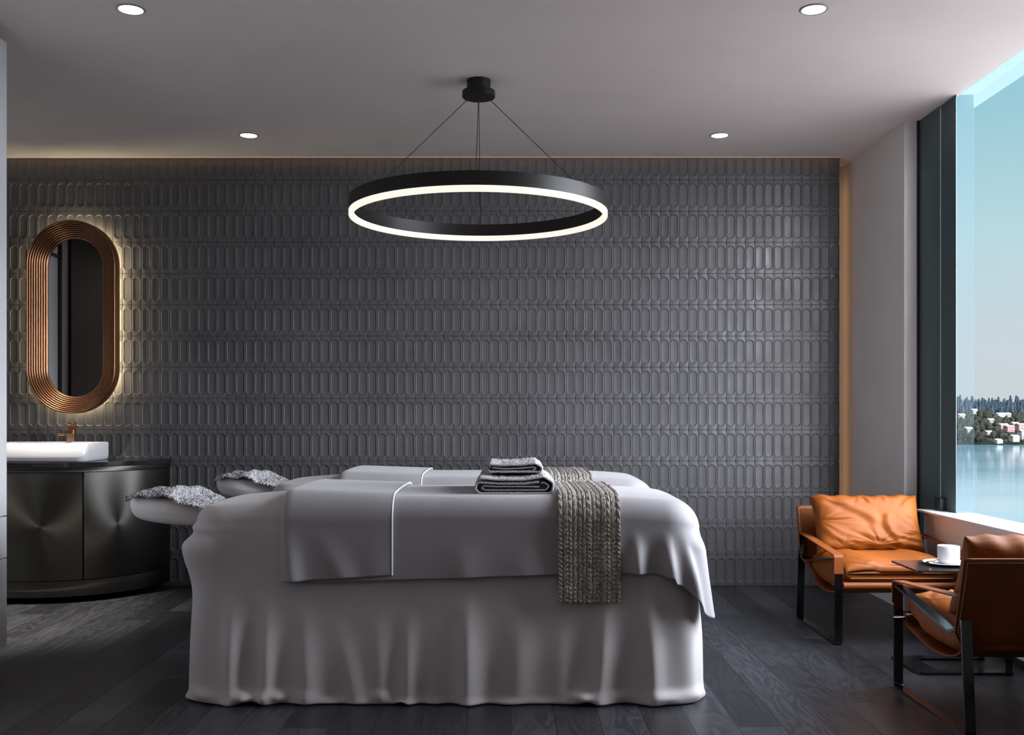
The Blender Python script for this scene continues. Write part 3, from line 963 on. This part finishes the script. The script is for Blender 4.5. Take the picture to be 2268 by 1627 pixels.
def folded_towel(name, label, W, H, D, loc, small=False):
    root = thing(name, label, 'towel', loc)
    th = .0085
    if not small:
        pts = [(.022, H - .010), (W * .30, H - .016), (W * .62, H - .016), (W * .86, H - .004), (W - .006, H * .62), (W - .012, .004), (W * .6, .004), (.02, .004), (.004, H * .30), (.012, H - .026), (W * .30, H - .031), (W * .62, H - .031), (W * .80, H - .024)]
        rad = [0, .03, .03, .018, .02, .022, 0, .012, .012, .012, .02, .02, 0]
        inner = [(W * .80, .030), (W * .55, .031), (W * .28, .031), (W * .12, .034), (W * .085, .024), (W * .14, .0165), (W * .6, .0165), (W * .88, .017), (W * .93, H * .46), (W * .86, H * .64), (W * .82, H * .60)]
        irad = [0, .02, .02, .008, .004, .008, .02, .01, .008, .006, 0]
    else:
        pts = [(.012, H - .008), (W * .25, H - .012), (W * .6, H - .010), (W * .86, H - .004), (W - .004, H * .5), (W - .008, .004), (W * .5, .004), (.01, .004)]
        rad = [0, .03, .03, .018, .012, .012, 0, 0]
        inner = [(.022, .021), (W * .3, .016), (W * .6, .0185), (W * .84, .024), (W * .88, .015), (W * .8, .013)]
        irad = [0, .02, .02, .006, .004, 0]
    # dark block between the layers, the shade of their gaps put into colour
    poly = [(.012, .010), (W * .9, .008), (W - .018, H * .5), (W * .85, H - .014), (W * .3, H - .024), (.014, H - .022)]
    n = len(poly)
    vs = [(x, .003, z) for x, z in poly] + [(x, D - .006, z) for x, z in poly]
    mesh_obj('gap_shade', vs, [[k, (k + 1) % n, n + (k + 1) % n, n + k][::-1] for k in range(n)] + [list(range(n)), list(range(n, 2 * n))[::-1]], M['terrydark'], root, False)
    strip_path(pts, rad, 0, D, th, .0013, 5).build('terry_cloth', M['terry'], root, True, auto=None)
    a = strip_path(pts, rad, -.0035, .0005, .0035, .0004, 6, 3).build('bound_edge', M['terryhem'], root, True, auto=None)
    b = strip_path(inner, irad, -.001, .06, .0045, .0005, 7, 8).build('inner_fold', M['terryhem'], root, True, auto=None)
    return root
tw = folded_towel('bath_towel', 'large folded grey terry towel, lower of the two stacked on the front bed', .325, .074, .44, (-.146, 4.085, .8000))
tw2 = folded_towel('hand_towel', 'small folded grey terry towel, on top of the larger one', .232, .042, .34, (-.098, 4.16, .8825), True)

# ----------------------------------------------------------------- lounge chairs
SL = catmull([(-.315, .272), (-.30, .256), (-.24, .244), (-.14, .226), (-.02, .216), (.09, .226), (.18, .258), (.238, .325), (.275, .43), (.305, .53), (.328, .62)], 8)
def creases(u, v, foci, seed):
    r = np.random.default_rng(seed); out = np.zeros_like(u)
    for fx, fy, k, R_, a in foci:
        dx, dy = u - fx, v - fy; rr = np.hypot(dx, dy); th = np.arctan2(dy, dx)
        out += a * (np.sin(k * th + r.uniform(0, 6)) + .5 * np.sin(k * 1.7 * th + r.uniform(0, 6))) * np.exp(-(rr / R_) ** 1.3) * sstep(0, .12, rr)
    return out
LINES = [(-.60, .78, .02, -.10, .16, .010), (.27, .12, .40, -.88, .10, .012), (-.92, .08, -.40, .10, .08, .006), (-.90, -.35, -.55, -.75, .09, .007),
         (.70, -.45, 1.0, -.30, .10, .008), (.55, -.62, .98, -.62, .08, .008), (-.30, -.78, .36, -.86, .07, .008), (.40, -.84, 1.0, -.84, .06, .007), (-.06, 1.0, .02, .74, .06, .007), (.30, 1.0, .34, .80, .05, .006),
         (-.95, .95, -.6, .62, .09, .006), (.95, .95, .68, .55, .09, .006), (-.1, -.55, .3, -.72, .09, .006), (.78, .1, .98, .02, .07, .004)]
def line_creases(u, v, lines):
    out = np.zeros_like(u)
    for x0, y0, x1, y1, w, a in lines:
        dx, dy = x1 - x0, y1 - y0; L = math.hypot(dx, dy)
        s = ((u - x0) * dx + (v - y0) * dy) / L; q = ((u - x0) * -dy + (v - y0) * dx) / L + .05 * np.sin(s * 5)
        win = np.exp(-np.clip(-s, 0, None) ** 2 / .012) * np.exp(-np.clip(s - L, 0, None) ** 2 / .012)
        out += a * win * (q / w) * np.exp(.5 - (q / w) ** 2) * 1.1
    return out
def pillow(w, h, t, foci, seed, n=110, pinch=.05):
    u, v = np.meshgrid(np.linspace(-1, 1, n), np.linspace(-1, 1, n), indexing='ij')
    x = w / 2 * u * (1 - pinch * np.cos(v * PI / 2)); z = h / 2 * v * (1 - pinch * np.cos(u * PI / 2))
    T = t / 2 * (np.clip((1 - u ** 6), 0, 1) * np.clip((1 - v ** 6), 0, 1)) ** .5
    cr = (creases(u, v, foci, seed) * .22 + .75 * line_creases(u, v, LINES)) * np.clip((1 - u ** 8) * (1 - v ** 8), 0, 1)
    z = z + .004 * np.sin(u * 17 + seed) * sstep(.7, 1, np.abs(v))
    f = np.stack([x, -T - cr * (T > 0) , z], -1); b = np.stack([x, T * .8 + .3 * cr, z], -1)
    return MB().grid(f).grid(b, flip=True), x, z
def make_chair():
    root = thing('lounge_chair', 'orange leather sling armchair facing the camera, beside the window pier', 'armchair', (1.905, 5.272, 0), 0, 'leather lounge chairs')
    for s in (-1, 1):
        pts = [(.283, .47), (.245, .358), (.185, .338), (-.328, .420), (-.328, .005), (.328, .005), (.294, .40)]
        p = round_path(pts, [0, .03, .03, .012, .012, .012, 0], 6)
        v, f = bar_sweep(p, .037, .009, s * .31)
        MB().add(v, f).build('side_frame', M['gunmetal'], root, True, auto=30)
        sp = round_path([(-.335, .347), (-.335, .436), (.268, .478)], [0, .016, 0], 6)
        v, f = bar_sweep(sp, .044, .006, s * .311)
        st = MB().add(v, f).build('arm_strap', M['saddle'], root, True, auto=30)
        bo = MB()
        bo.tube((s * .288, -.315, .285), (s * .336, -.315, .285), .008, 14)
        bo.build('bolt', M['gunmetal'], root, True)
        MB().tube((s * .31, .262, .435), (s * .31, .248, .435), .008, 14).build('bolt', M['gunmetal'], root, True)
    # sling: seat inside the frames, back panel wider
    n = len(SL); P = []
    tang = np.gradient(SL, axis=0); tang /= np.linalg.norm(tang, axis=1)[:, None]; nr = np.column_stack([-tang[:, 1], tang[:, 0]])
    def hwid(i): return .284 + .048 * float(sstep(.27, .36, SL[i][1]) if SL[i][0] > 0 else 0)
    xs = np.linspace(-1, 1, 25)
    for q in xs: P.append([(q * hwid(i), SL[i][0], SL[i][1]) for i in range(n)])
    so = MB().grid(P).build('sling', M['saddle'], root, True, auto=None)
    sm = so.modifiers.new('thickness', 'SOLIDIFY'); sm.thickness = .008; sm.offset = 0
    MB().tube((-.285, -.318, .286), (.285, -.318, .286), .018, 20).build('front_roll', M['saddle'], root, True)
    # stitching down both edges and along the top
    st = MB(); step = 0
    d = np.r_[0, np.cumsum(np.hypot(*np.diff(SL, axis=0).T))]
    def at(s): return np.array([np.interp(s, d, SL[:, 0]), np.interp(s, d, SL[:, 1])])
    zb = [i for i in range(n) if SL[i][0] > .1 and SL[i][1] > .33]
    for s in np.arange(d[zb[0]], d[-1] - .015, .011):
        a, b = at(s), at(s + .0065); i = int(np.argmin(np.abs(d - s))); hw = hwid(i) - .012; nn = nr[i]
        for sx in (-1, 1):
            for sd in (-1, 1):
                o = nn * .0048 * sd
                st.tube((sx * hw, a[0] + o[0], a[1] + o[1]), (sx * hw, b[0] + o[0], b[1] + o[1]), .0014, 5)
    e = at(d[-1] - .014); nn = nr[-1]
    for x in np.arange(-.318, .318, .011):
        for sd in (-1, 1):
            o = nn * .0048 * sd
            st.tube((x, e[0] + o[0], e[1] + o[1]), (x + .0065, e[0] + o[0], e[1] + o[1]), .0014, 5)
    st.build('stitching', M['stitch'], root, True)
    # seat cushion: rounded block lying in the sling
    ns, nl = 70, 120; P = []
    y0, y1 = -.325, .225; hx = .279
    foci = [(-.9, -.2, 7, .5, .005), (.9, -.3, 7, .5, .005), (.1, -1.0, 14, .5, .010), (.0, .9, 8, .6, .010), (-.5, -1, 11, .4, .008), (.55, -1, 12, .4, .008)]
    for i in range(ns):
        sg = -1 + 2 * i / (ns - 1)
        sg = math.copysign(1 - (1 - abs(sg)) ** 1.6, sg)
        y = (y0 + y1) / 2 + (y1 - y0) / 2 * sg
        e = (max(0, 1 - abs(sg) ** 12)) ** .30
        zb_ = np.interp(max(y, -.30), SL[:48, 0], SL[:48, 1]) + .008
        zb_ = max(zb_, .23) if y > -.2 else max(zb_, .30 - .35 * (y + .325))
        zt_ = .395 + .018 * math.cos(sg * PI / 2)
        zc, hh = (zb_ + zt_) / 2, (zt_ - zb_) / 2
        row = []
        for j in range(nl):
            p = 2 * PI * j / nl
            c = math.copysign(abs(math.cos(p)) ** .33, math.cos(p)); s = math.copysign(abs(math.sin(p)) ** .55, math.sin(p))
            x = hx * c * (.94 + .06 * e)
            z = zc + hh * s * e
            cr = float(creases(np.array(x / hx), np.array(sg), foci, 4)) * (.5 if s > -.3 else .1)
            # cushion seams
            if abs(s) < .999 and s > 0:
                z += cr
                z += .012 * math.cos(x / hx * PI / 2) * s
            row.append((x, y - (cr * .8 if sg < -.8 else 0), z))
        P.append(row + [row[0]])
    mb = MB().grid(P, flip=True)
    nn_ = nl + 1
    mb.f.append(tuple(range(nn_ - 1))); mb.f.append(tuple((ns - 1) * nn_ + k for k in range(nn_ - 1))[::-1])
    mb.build('seat_cushion', M['leather'], root, True, auto=None)
    pp = MB()
    for x0 in np.linspace(-.250, .2327, 28):
        pp.tube((x0, -.3235, .322), (x0 + .0179, -.3235, .322), .0035, 6, False)
    pp.build('seat_piping', M['saddle'], root, True)
    foci = [(.12, -.86, 13, .75, .012), (-.95, .0, 11, .6, .009), (.95, -.45, 11, .55, .009), (-.15, 1.0, 10, .45, .007), (.25, 1.0, 12, .35, .006), (-.55, -.9, 10, .4, .007), (.9, .9, 8, .4, .006), (-.9, .9, 8, .4, .006)]
    mb, x, z = pillow(.575, .325, .150, foci, 9)
    bc = mb.build('back_cushion', M['leather'], root, True, auto=None)
    bc.location = (0, .165, .535); bc.rotation_euler = (math.radians(-24), 0, 0)
    return root
ch1 = make_chair()
ch2 = dup(ch1, (0, 3.853 - 5.272, 0), PI, 'orange leather sling armchair seen from behind, nearest the camera at right')

# ----------------------------------------------------------------- side table with coffee
st = thing('side_table', 'small black metal C-shaped side table between the two leather chairs', 'table', (1.955, 4.526, 0))
tx0, tx1, ty0, ty1 = -.205, .205, -.159, .159
poly = rrect(tx0, tx1, ty0, ty1, .018, 5)
MB().prism(poly, .442, .450).build('tabletop', M['tabletop'], st, True)
poly = []
b = MB()
out = round_path([(tx1, ty0), (tx0 + .0, ty0), (tx0, ty1), (tx1, ty1)], [0, .05, .02, 0], 6)
inn = round_path([(tx1, ty0 + .055), (tx0 + .10, ty0 + .055), (tx0 + .10, ty1 - .055), (tx1, ty1 - .055)], [0, .04, .02, 0], 6)
o3 = [(q[0], q[1]) for q in out]; i3 = [(q[0], q[1]) for q in inn]
k = len(o3); vs = []
for z in (0.001, .011): vs += [(x, y, z) for x, y in o3] + [(x, y, z) for x, y in i3]
fs = []
for i in range(k - 1):
    fs.append([i, i + 1, k + i + 1, k + i]); fs.append([2 * k + i, 3 * k + i, 3 * k + i + 1, 2 * k + i + 1])
    fs.append([i, 2 * k + i, 2 * k + i + 1, i + 1]); fs.append([k + i, k + i + 1, 3 * k + i + 1, 3 * k + i])
fs += [[0, k, 3 * k, 2 * k], [k - 1, 3 * k - 1, 4 * k - 1, 2 * k - 1][::-1]]
fs[-1] = [k - 1, 3 * k - 1, 4 * k - 1, 2 * k - 1]
b.add(vs, fs)
b.build('base', M['tabletop'], st, False)
for sy in (-1, 1):
    yc = sy * (.159 - .0275)
    MB().box((tx1 - .010, yc - .022, .008), (tx1, yc + .022, .444), .002).build('post', M['gunmetal'], st, False)

sc = MB().lathe([(.0005, .002), (.045, .002), (.062, .004), (.100, .012), (.101, .0135), (.098, .0145), (.060, .0075), (.045, .006), (.0005, .006)], seg=64).build('saucer', M['ceramic'], None, True, (0, 0, 0))
sc.location = (1.947, 4.535, .450); tag(sc, 'round white saucer on the black side table', 'saucer')
cup = thing('coffee_cup', 'white cylindrical coffee cup standing on the saucer', 'cup', (1.955, 4.535, .4565))
MB().lathe([(.0005, 0), (.034, 0), (.040, .003), (.0445, .010), (.0465, .020), (.0470, .078), (.0462, .0795), (.0450, .078), (.0438, .020), (.040, .010), (.0005, .008)], seg=64).build('bowl', M['ceramic'], cup)
hp = MB(); pts = [Vector((.046, 0, .062)), Vector((.062, 0, .066)), Vector((.074, 0, .056)), Vector((.076, 0, .040)), Vector((.066, 0, .026)), Vector((.046, 0, .022))]
rp = catmull([p[:] for p in pts], 6)
for i in range(len(rp) - 1): hp.tube(rp[i], rp[i + 1], .004, 10, False)
ho = hp.build('handle', M['ceramic'], cup); ho.rotation_euler = (0, 0, math.radians(75))
sp = thing('teaspoon', 'little brass spoon lying on the left side of the saucer', 'spoon', (1.865, 4.515, .4615), math.radians(35))
P = []
for i in range(13):
    t = PI * i / 12; row = []
    for j in range(24):
        a = 2 * PI * j / 24; r = math.sin(t)
        row.append((.024 * math.cos(t), .015 * r * math.cos(a), .004 + .0045 * r * math.sin(a) + .003 * (1 - r)))
    P.append(row + [row[0]])
MB().grid(P, flip=True).build('bowl', M['brass'], sp)
MB().tube((.022, 0, .006), (.085, 0, .016), .0022, 8).build('handle', M['brass'], sp)

# ----------------------------------------------------------------- view: lake and far shore
WZ = -42.3
lake = mesh_obj('lake', [(-600, -300, WZ), (2600, -300, WZ), (2600, 1520, WZ), (-600, 1520, WZ)], [(0, 1, 2, 3)], None, None, False)
k = N('lake_water'); v = k.coord()
k.set(base_color=k.ramp(k.noise(k.mapping(v, (.002, .008, 1)), 1.0, 4), [(0.35, (0.035, 0.085, 0.105)), (0.65, (0.065, 0.11, 0.125))]), roughness=0.10,
      normal=k.bump(k.noise(k.mapping(v, (.06, .02, 1)), 1.0, 3), 0.06, 1.0))
lake.data.materials.append(k.m); struct(lake)
gr = mesh_obj('bounce_ground', [(3.5, -400, WZ + .6), (150, -400, WZ + .6), (150, 260, WZ + .6), (3.5, 260, WZ + .6)], [(0, 1, 2, 3)], simple('pale_bounce', (.20, .18, .17), .9, vscale=.05), None, False)  # out of view, added to bounce warm light onto the ceiling
struct(gr)
def shore_z(x, y):
    t = np.clip((y - 1490) / 330, 0, 1.25)
    return WZ - 1 + 2.2 * sstep(0, .01, t) + 55 * t ** .9 + 2.5 * np.sin(x / 37) * t + 2 * np.sin(x / 90 + y / 60) * t
gx, gy = np.linspace(300, 1800, 90), np.concatenate([np.linspace(1488, 1500, 6), np.linspace(1510, 1915, 40)])
GX, GY = np.meshgrid(gx, gy, indexing='ij')
sho = MB().grid(np.stack([GX, GY + 5 * np.sin(GX / 30), shore_z(GX, GY)], -1), flip=False)
k = N('shore_grass'); v = k.coord()
k.set(base_color=k.ramp(k.noise(v, 0.03, 5), [(0.35, (0.003, 0.0045, 0.004)), (0.6, (0.007, 0.009, 0.006)), (0.75, (0.015, 0.015, 0.011))]), roughness=0.95, specular_ior_level=0.0)
shore = sho.build('shore', k.m, auto=None); struct(shore)

def foliage(name, c):
    k = N(name); v = k.coord()
    k.set(base_color=k.ramp(k.noise(v, 0.5, 3), [(0.35, tuple(x * .65 for x in c)), (0.65, tuple(min(1, x * 1.3) for x in c))]), roughness=0.95, specular_ior_level=0.0)
    return k.m
FOL = [foliage('dark_foliage', (0.012, 0.0135, 0.0105)), foliage('olive_foliage', (0.0173, 0.0185, 0.0134)), foliage('haze_foliage', (0.0173, 0.0254, 0.0323))]  # last one has the blue haze of distance put into its colour
TR = simple('bark', (0.12, 0.09, 0.07), 0.9)
def tree_proto(seed, mat, lab, grp, conifer=False):
    r = np.random.default_rng(seed)
    root = thing('tree', lab, 'tree', (0, 0, 0), 0, grp)
    bm = bmesh.new()
    for q in range(7 if not conifer else 4):
        f = q / (6 if not conifer else 3)
        rad = (3.4 * (1 - .45 * f) + r.uniform(-.6, .6)) if not conifer else 3.0 * (1 - .7 * f) + .6
        c = Vector((r.uniform(-2.2, 2.2) * (1 - f * .6), r.uniform(-2, 2) * (1 - f * .6), 4.5 + f * 7)) if not conifer else Vector((0, 0, 3 + f * 11))
        g = bmesh.ops.create_icosphere(bm, subdivisions=3, radius=rad, matrix=Matrix.Translation(c))
        for w in g['verts']:
            w.co += (w.co - c).normalized() * r.normal(0, rad * .11)
            if conifer: w.co.z += (w.co.z - c.z) * .5
    bm.verts.index_update()
    mesh_obj('crown', [w.co[:] for w in bm.verts], [[w.index for w in f.verts] for f in bm.faces], mat, root, False); bm.free()
    MB().tube((0, 0, -1.5), (0, 0, 5.5), .45, 8, True, .25).build('trunk', TR, root)
    return root
LAB = ['dark green tree growing near the water on the far shore', 'olive green tree on the far wooded slope', 'haze blue tree high on the distant ridge']
protos = [tree_proto(1, FOL[0], LAB[0], 'dark trees along the far waterline'), tree_proto(2, FOL[1], LAB[1], 'olive trees on the far slope'),
          tree_proto(3, FOL[2], LAB[2], 'haze blue trees on the far ridge', True)]
HOUSES = [  # (bearing X/Y, Y, w, h, wall, roof, label)
    (.4795, 1496, 11, 6, 'white', 'whiter', 'white gabled boathouse right at the far waterline'),
    (.4955, 1515, 13, 10, 'cream', 'pale', 'cream two storey house close to the far waterline'),
    (.5035, 1545, 11, 15, 'white', 'pale', 'tall pale house at the right end of the far shore'),
    (.4700, 1600, 12, 6, 'cream', 'pink', 'low cream house with pink roof among the shore trees'),
    (.4845, 1690, 17, 9, 'pink', 'pink', 'broad pink house halfway up the far slope'),
    (.4905, 1650, 15, 10, 'rose', 'rose', 'rose red house halfway up the far slope'),
    (.4960, 1720, 14, 9, 'pink', 'pale', 'pink house with pale roof on the far slope'),
    (.5020, 1680, 16, 11, 'pink', 'rose', 'pink house with red roof near the right of the far slope'),
    (.4845, 1920, 30, 7, 'white', 'pale', 'long pale building high on the far slope'),
    (.4560, 1960, 12, 9, 'white', 'whiter', 'small white house high on the left of the far slope'),
    (.4430, 1880, 14, 8, 'cream', 'pink', 'cream house at the left end of the far slope'),
    (.4720, 1800, 12, 7, 'white', 'pale', 'small white house in the middle of the far slope'),
    (.4500, 1640, 13, 8, 'cream', 'pale', 'cream house behind the pale reflection along the window edge'),
    (.5100, 1850, 16, 8, 'white', 'rose', 'white house with red roof at the far right of the slope'),
]
HM = dict(white=simple('white_render', (0.1260, 0.1218, 0.1197), .9), cream=simple('cream_render', (0.1134, 0.1008, 0.0861), .9), pink=simple('pink_render', (0.1134, 0.0714, 0.0714), .9),
          rose=simple('rose_render', (0.1008, 0.0525, 0.0504), .9), pale=simple('pale_roof', (0.1092, 0.0987, 0.0987), .9), whiter=simple('white_roof', (0.1386, 0.1365, 0.1344), .9),
          glass=simple('dark_window', (.10, .11, .13), .3))
HPOS = []
for br, y, w, h, wm, rm, lab in HOUSES:
    y = 1490 + (y - 1490) * .53; w *= .85; h *= .8
    x = br * y; z = float(shore_z(np.array(x), np.array(y))) - .5
    HPOS.append((br, y, w, h))
    ho = thing('house', lab, 'house', (x, y, z), math.radians(12), 'houses on the far shore')
    MB().box((-w / 2, -5, 0), (w / 2, 5, h)).build('walls', HM[wm], ho, False)
    rh = 2.6
    vs = [(-w / 2 - .6, -5.6, h), (w / 2 + .6, -5.6, h), (w / 2 + .6, 5.6, h), (-w / 2 - .6, 5.6, h), (-w / 2 - .6, 0, h + rh), (w / 2 + .6, 0, h + rh)]
    MB().add(vs, [[0, 1, 5, 4], [2, 3, 4, 5], [1, 2, 5], [3, 0, 4], [3, 2, 1, 0]]).build('roof', HM[rm], ho, False)
    nw = max(2, int(w / 4))
    for q in range(nw):
        xc = -w / 2 + w * (q + .5) / nw
        MB().box((xc - .8, -5.15, h * .55), (xc + .8, -4.95, h * .55 + 1.8)).build('window', HM['glass'], ho, False)
tr = np.random.default_rng(11)
cnt = 0; used = [False] * 3; TP = []
tries = 0
while cnt < 292 and tries < 20000:
    tries += 1
    near = tr.random() < .30
    y = 1500 + (tr.random() * 25 if near else 16 + 340 * tr.random() ** .9)
    br = tr.uniform(.432, .516); x = br * y
    bad = False
    for hb_, hy, w, h in HPOS:
        if y < hy + 2 and abs(br - hb_) * y < w * .62 + 2 and hy - y < 60: bad = True
        if abs(y - hy) < 14 and abs(br - hb_) * y < w * .5 + 8: bad = True
    if bad: continue
    s = tr.uniform(.7, 1.15)
    if any((x - a) ** 2 + (y - b) ** 2 < (4.85 * (s + c)) ** 2 for a, b, c in TP): continue
    TP.append((x, y, s))
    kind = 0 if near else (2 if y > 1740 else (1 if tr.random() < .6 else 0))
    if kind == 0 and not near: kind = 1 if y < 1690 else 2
    z = float(shore_z(np.array(x), np.array(y)))
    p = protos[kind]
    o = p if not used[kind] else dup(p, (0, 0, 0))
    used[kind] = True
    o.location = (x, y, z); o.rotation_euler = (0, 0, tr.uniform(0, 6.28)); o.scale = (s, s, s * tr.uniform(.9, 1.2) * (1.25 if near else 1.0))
    cnt += 1

# undergrowth and the woods to both sides, beyond counting
ur = np.random.default_rng(21); mb = MB()
bmi = bmesh.new(); bmesh.ops.create_icosphere(bmi, subdivisions=2, radius=1.0); bmi.verts.index_update()
iv = np.array([w_.co[:] for w_ in bmi.verts]); iF = [[w_.index for w_ in f_.verts] for f_ in bmi.faces]; bmi.free()
for q in range(1500):
    side = q >= 900
    br = (ur.uniform(.27, .43) if ur.random() < .6 else ur.uniform(.52, .62)) if side else ur.uniform(.43, .52)
    y = 1499 + 345 * ur.random(); x = br * y
    r_ = ur.uniform(4.0, 7.0) if side else ur.uniform(1.6, 3.2)
    if any(abs(y - hy) < 9 + r_ and abs(br - hb_) * y < wd_ * .6 + r_ + 1 for hb_, hy, wd_, hh_ in HPOS): continue
    if any((x - a) ** 2 + (y - b_) ** 2 < (2.2 + r_) ** 2 for a, b_, c_ in TP): continue
    z = float(shore_z(np.array(x), np.array(y)))
    P = iv * (1 + ur.normal(0, .12, (len(iv), 1))) * np.array([r_ * 1.2, r_, r_ * (1.1 if side else .8)]) + np.array([x, y, z + r_ * .35])
    mb.add(P, iF)
ug = mb.build('undergrowth', FOL[1], shore, True, auto=None)
ug['kind'] = 'stuff'

# ----------------------------------------------------------------- world and lamps
w = bpy.data.worlds.new('sky'); scene.world = w; w.use_nodes = True
t = w.node_tree; t.nodes.clear()
def WN(typ, **kw):
    x = t.nodes.new(typ)
    for k_, v_ in kw.items(): setattr(x, k_, v_)
    return x
tc = WN('ShaderNodeTexCoord'); sep = WN('ShaderNodeSeparateXYZ'); t.links.new(tc.outputs['Generated'], sep.inputs[0])
rp = WN('ShaderNodeValToRGB'); t.links.new(sep.outputs[2], rp.inputs[0])
e = rp.color_ramp.elements
e[0].position = 0.0; e[0].color = (0.66, 0.70, 0.73, 1)
e[1].position = 1.0; e[1].color = (0.17, 0.42, 0.58, 1)
for p_, c_ in ((.06, (0.66, 0.72, 0.75, 1)), (.16, (0.55, 0.74, 0.80, 1)), (.30, (0.30, 0.60, 0.70, 1))):
    q = e.new(p_); q.color = c_
GL = Vector((.74, -.46, .49)).normalized()
dt = WN('ShaderNodeVectorMath', operation='DOT_PRODUCT'); nrmz = WN('ShaderNodeVectorMath', operation='NORMALIZE')
t.links.new(tc.outputs['Generated'], nrmz.inputs[0]); t.links.new(nrmz.outputs[0], dt.inputs[0]); dt.inputs[1].default_value = GL
mr_ = WN('ShaderNodeMapRange', interpolation_type='SMOOTHSTEP'); t.links.new(dt.outputs['Value'], mr_.inputs[0])
mr_.inputs[1].default_value = .05; mr_.inputs[2].default_value = .95; mr_.inputs[3].default_value = 0; mr_.inputs[4].default_value = 21.5
bg1 = WN('ShaderNodeBackground'); t.links.new(rp.outputs[0], bg1.inputs[0]); bg1.inputs[1].default_value = 1.0
bg2 = WN('ShaderNodeBackground'); bg2.inputs[0].default_value = (0.92, 0.915, 1.0, 1); t.links.new(mr_.outputs[0], bg2.inputs[1])
ad = WN('ShaderNodeAddShader'); t.links.new(bg1.outputs[0], ad.inputs[0]); t.links.new(bg2.outputs[0], ad.inputs[1])
d2 = WN('ShaderNodeVectorMath', operation='DOT_PRODUCT'); t.links.new(nrmz.outputs[0], d2.inputs[0]); d2.inputs[1].default_value = Vector((.08, -.98, .17)).normalized()
m2 = WN('ShaderNodeMapRange', interpolation_type='SMOOTHSTEP'); t.links.new(d2.outputs['Value'], m2.inputs[0])
m2.inputs[1].default_value = .90; m2.inputs[2].default_value = .995; m2.inputs[3].default_value = 0; m2.inputs[4].default_value = 28.0
bg3 = WN('ShaderNodeBackground'); bg3.inputs[0].default_value = (0.97, 0.96, 1.0, 1); t.links.new(m2.outputs[0], bg3.inputs[1])
ad2 = WN('ShaderNodeAddShader'); t.links.new(ad.outputs[0], ad2.inputs[0]); t.links.new(bg3.outputs[0], ad2.inputs[1])
ow = WN('ShaderNodeOutputWorld'); t.links.new(ad2.outputs[0], ow.inputs[0])
w.cycles.sampling_method = 'AUTOMATIC'

def lamp(name, typ, loc, energy, col=(1, 1, 1), rot=(0, 0, 0), **kw):
    L = bpy.data.lights.new(name, typ); L.energy = energy; L.color = col
    for k_, v_ in kw.items(): setattr(L, k_, v_)
    o = bpy.data.objects.new(name, L); o.location = loc; o.rotation_euler = rot; COL.objects.link(o)
    return o
# portal filling the window opening (guides sampling of the sky only)
pt = lamp('window_portal', 'AREA', (XG + .12, (WY0 + 5.335) / 2, 1.70), 1, rot=(0, math.radians(90), 0), shape='RECTANGLE', size=2.2, size_y=5.335 - WY0)
pt.data.cycles.is_portal = True
# sun from behind the building lights the far shore
lamp('sun', 'SUN', (0, -50, 60), 1.6, (1.0, .93, .88), rot=(math.radians(52), 0, math.radians(-38)), angle=math.radians(1.0))
# recessed spot over the washstand (just out of the picture)
lamp('washstand_spot', 'SPOT', (-2.78, 5.66, 2.78), 620, (1.0, .92, .84), spot_size=math.radians(46), spot_blend=.9, shadow_soft_size=.04)
lamp('mirror_fill_spot', 'SPOT', (-2.83, 6.02, 2.78), 190, (1.0, .88, .76), rot=(math.radians(19.5), 0, 0), spot_size=math.radians(30), spot_blend=1.0, shadow_soft_size=0.0)  # added spot without a fitting, brightens the lower mirror frame
# added soft fill behind the camera, aimed up to brighten the ceiling
lamp('ceiling_fill', 'AREA', (-1.3, -1.0, .5), 31, (1.0, .90, .85), rot=(math.radians(180), 0, 0), shape='RECTANGLE', size=2.4, size_y=1.6)
# warm light strip in the slot beside the tiles
lamp('slot_strip', 'AREA', (TX1 - .015, YB + .19, 1.55), 0.42, (1.0, .56, .28), rot=(0, math.radians(-90), 0), shape='RECTANGLE', size=2.3, size_y=.04)
lamp('cove_strip', 'AREA', (-.85, YB - .05, CEIL - .012), 0.4, (1.0, .55, .30), rot=(math.radians(70), 0, 0), shape='RECTANGLE', size=6.0, size_y=.012)

# ----------------------------------------------------------------- camera
cam = bpy.data.cameras.new('camera'); co = bpy.data.objects.new('camera', cam); COL.objects.link(co)
co.location = (0, 0, EYE); co.rotation_euler = (math.radians(90), 0, 0)
cam.sensor_fit = 'HORIZONTAL'; cam.sensor_width = 36.0; cam.lens = 36.0 * 2250 / 2268
cam.shift_x = 3.0 / 2268; cam.shift_y = 105.5 / 2268
cam.clip_start = .05; cam.clip_end = 6000
scene.camera = co

scene.view_settings.view_transform = 'Standard'
scene.view_settings.look = 'None'
scene.view_settings.exposure = 0.0
scene.cycles.use_denoising = True
scene.cycles.max_bounces = 10
scene.cycles.diffuse_bounces = 5
scene.cycles.transparent_max_bounces = 12
scene.cycles.sample_clamp_indirect = 6.0
scene.cycles.caustics_reflective = False
scene.cycles.caustics_refractive = False
